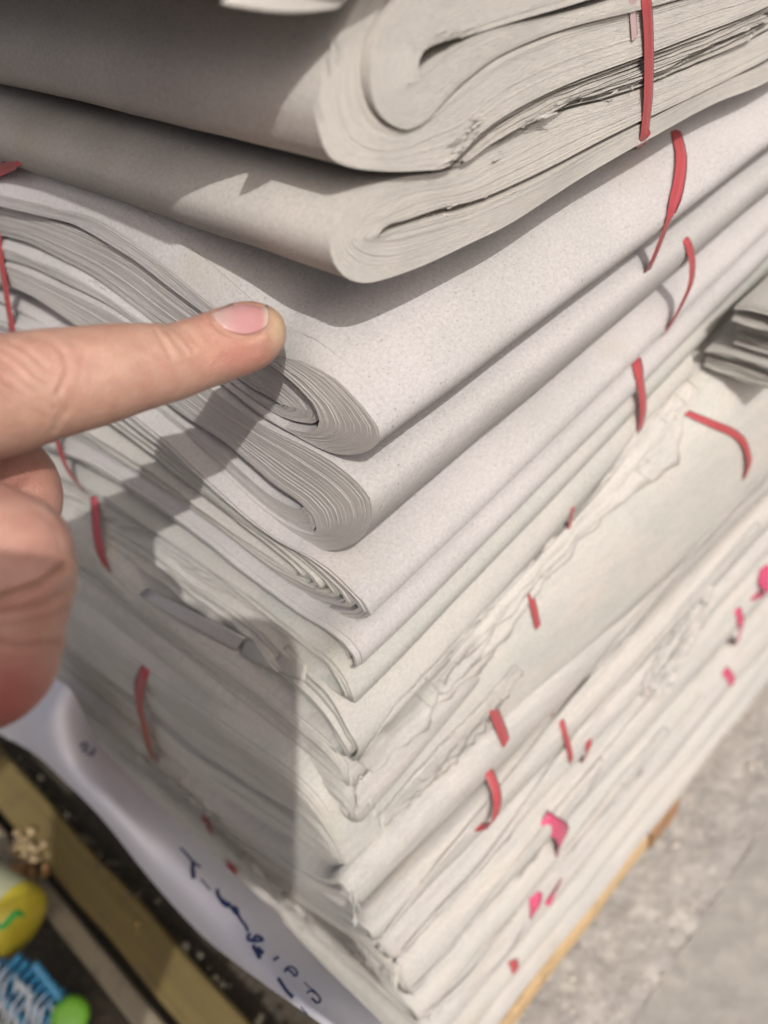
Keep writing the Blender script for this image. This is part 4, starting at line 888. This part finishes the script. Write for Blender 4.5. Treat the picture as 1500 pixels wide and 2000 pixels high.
# ------------------------------------------------------------------ white paper sign with handwriting, curling along the foot of the pile
sg = thing('paper_sign', (-.055, .15, -.25), 'white paper sign with blue handwriting curling along the foot of the pile', 'sign')
TE = crv([(60, 1290), (112, 1328), (142, 1352), (186, 1440), (240, 1500), (300, 1560), (400, 1655), (520, 1765), (620, 1872), (732, 1984), (790, 2045)], 80)
BE = crv([(-30, 1420), (30, 1450), (75, 1478), (120, 1520), (200, 1600), (300, 1725), (400, 1832), (520, 1925), (620, 1995), (690, 2050), (740, 2090)], 80)
rows = []
for i in range(80):
    r = []
    for j in range(16):
        f = j/15; u, v = TE[i]*(1-f)+BE[i]*f
        x = -.047-.021*(1-(1-f)**1.45)+.0008*nz(i*.09, f*2, 3)*f+.0012*nz(i*.035, 7.)*f
        r.append(at(u, v, 0, x))
    rows.append(r)
SG = np.array(rows); mb = MB(); mb.grid(SG); sp = mb.build('sign_sheet', M['white_paper'], sg)
sv = BVHTree.FromPolygons([Vector(v) for v in mb.v], mb.f)
def ink(pts, wpx):
    P = crv(pts, max(8, len(pts)*5)); q = []
    for u, v in P:
        p, n, *_ = sv.ray_cast(Vector(CAM), Vector(ray(u, v)).normalized())
        if p is not None: q.append(np.array(p)-_n(ray(u, v))*.0006)
    if len(q) < 4: return
    d = np.linalg.norm(q[0]-CAM); T = np.gradient(np.array(q), axis=0)
    tw = [np.cross(t, ray(*P[min(k, len(P)-1)])) for k, t in enumerate(T)]
    ribbon(q, (0, 1, 0), wpx*.8*d/FPX, .00008, 'handwriting', M['ink'], sg, twist=tw)
for pts, w_ in (([(352, 1656), (364, 1668), (378, 1684), (392, 1694)], 5), ([(377, 1682), (376, 1696), (378, 1716)], 9), ([(392, 1716), (402, 1728), (410, 1738)], 3),
                ([(424, 1736), (426, 1748), (436, 1764), (446, 1770), (438, 1762), (434, 1758)], 8), ([(444, 1762), (456, 1778), (464, 1786), (462, 1774), (454, 1772)], 7), ([(462, 1780), (470, 1796), (478, 1806), (484, 1818)], 6),
                ([(488, 1822), (484, 1834), (500, 1838), (514, 1836), (500, 1828), (494, 1840)], 7), ([(494, 1846), (502, 1862), (508, 1872), (502, 1852), (514, 1862)], 8),
                ([(534, 1876), (540, 1872), (545, 1870)], 7), ([(556, 1898), (562, 1890), (572, 1890), (580, 1900), (576, 1907), (568, 1898), (562, 1894)], 6),
                ([(594, 1918), (606, 1930), (618, 1938)], 3), ([(600, 1940), (606, 1936), (618, 1942), (625, 1952), (620, 1960), (608, 1950)], 6),
                ([(543, 1910), (552, 1924), (560, 1936), (572, 1948)], 7), ([(588, 1966), (600, 1980), (610, 1990)], 4),
                ([(156, 1458), (162, 1453), (170, 1454), (166, 1464), (160, 1466)], 6), ([(170, 1470), (178, 1474), (184, 1466), (180, 1462)], 6)):
    ink(pts, w_)
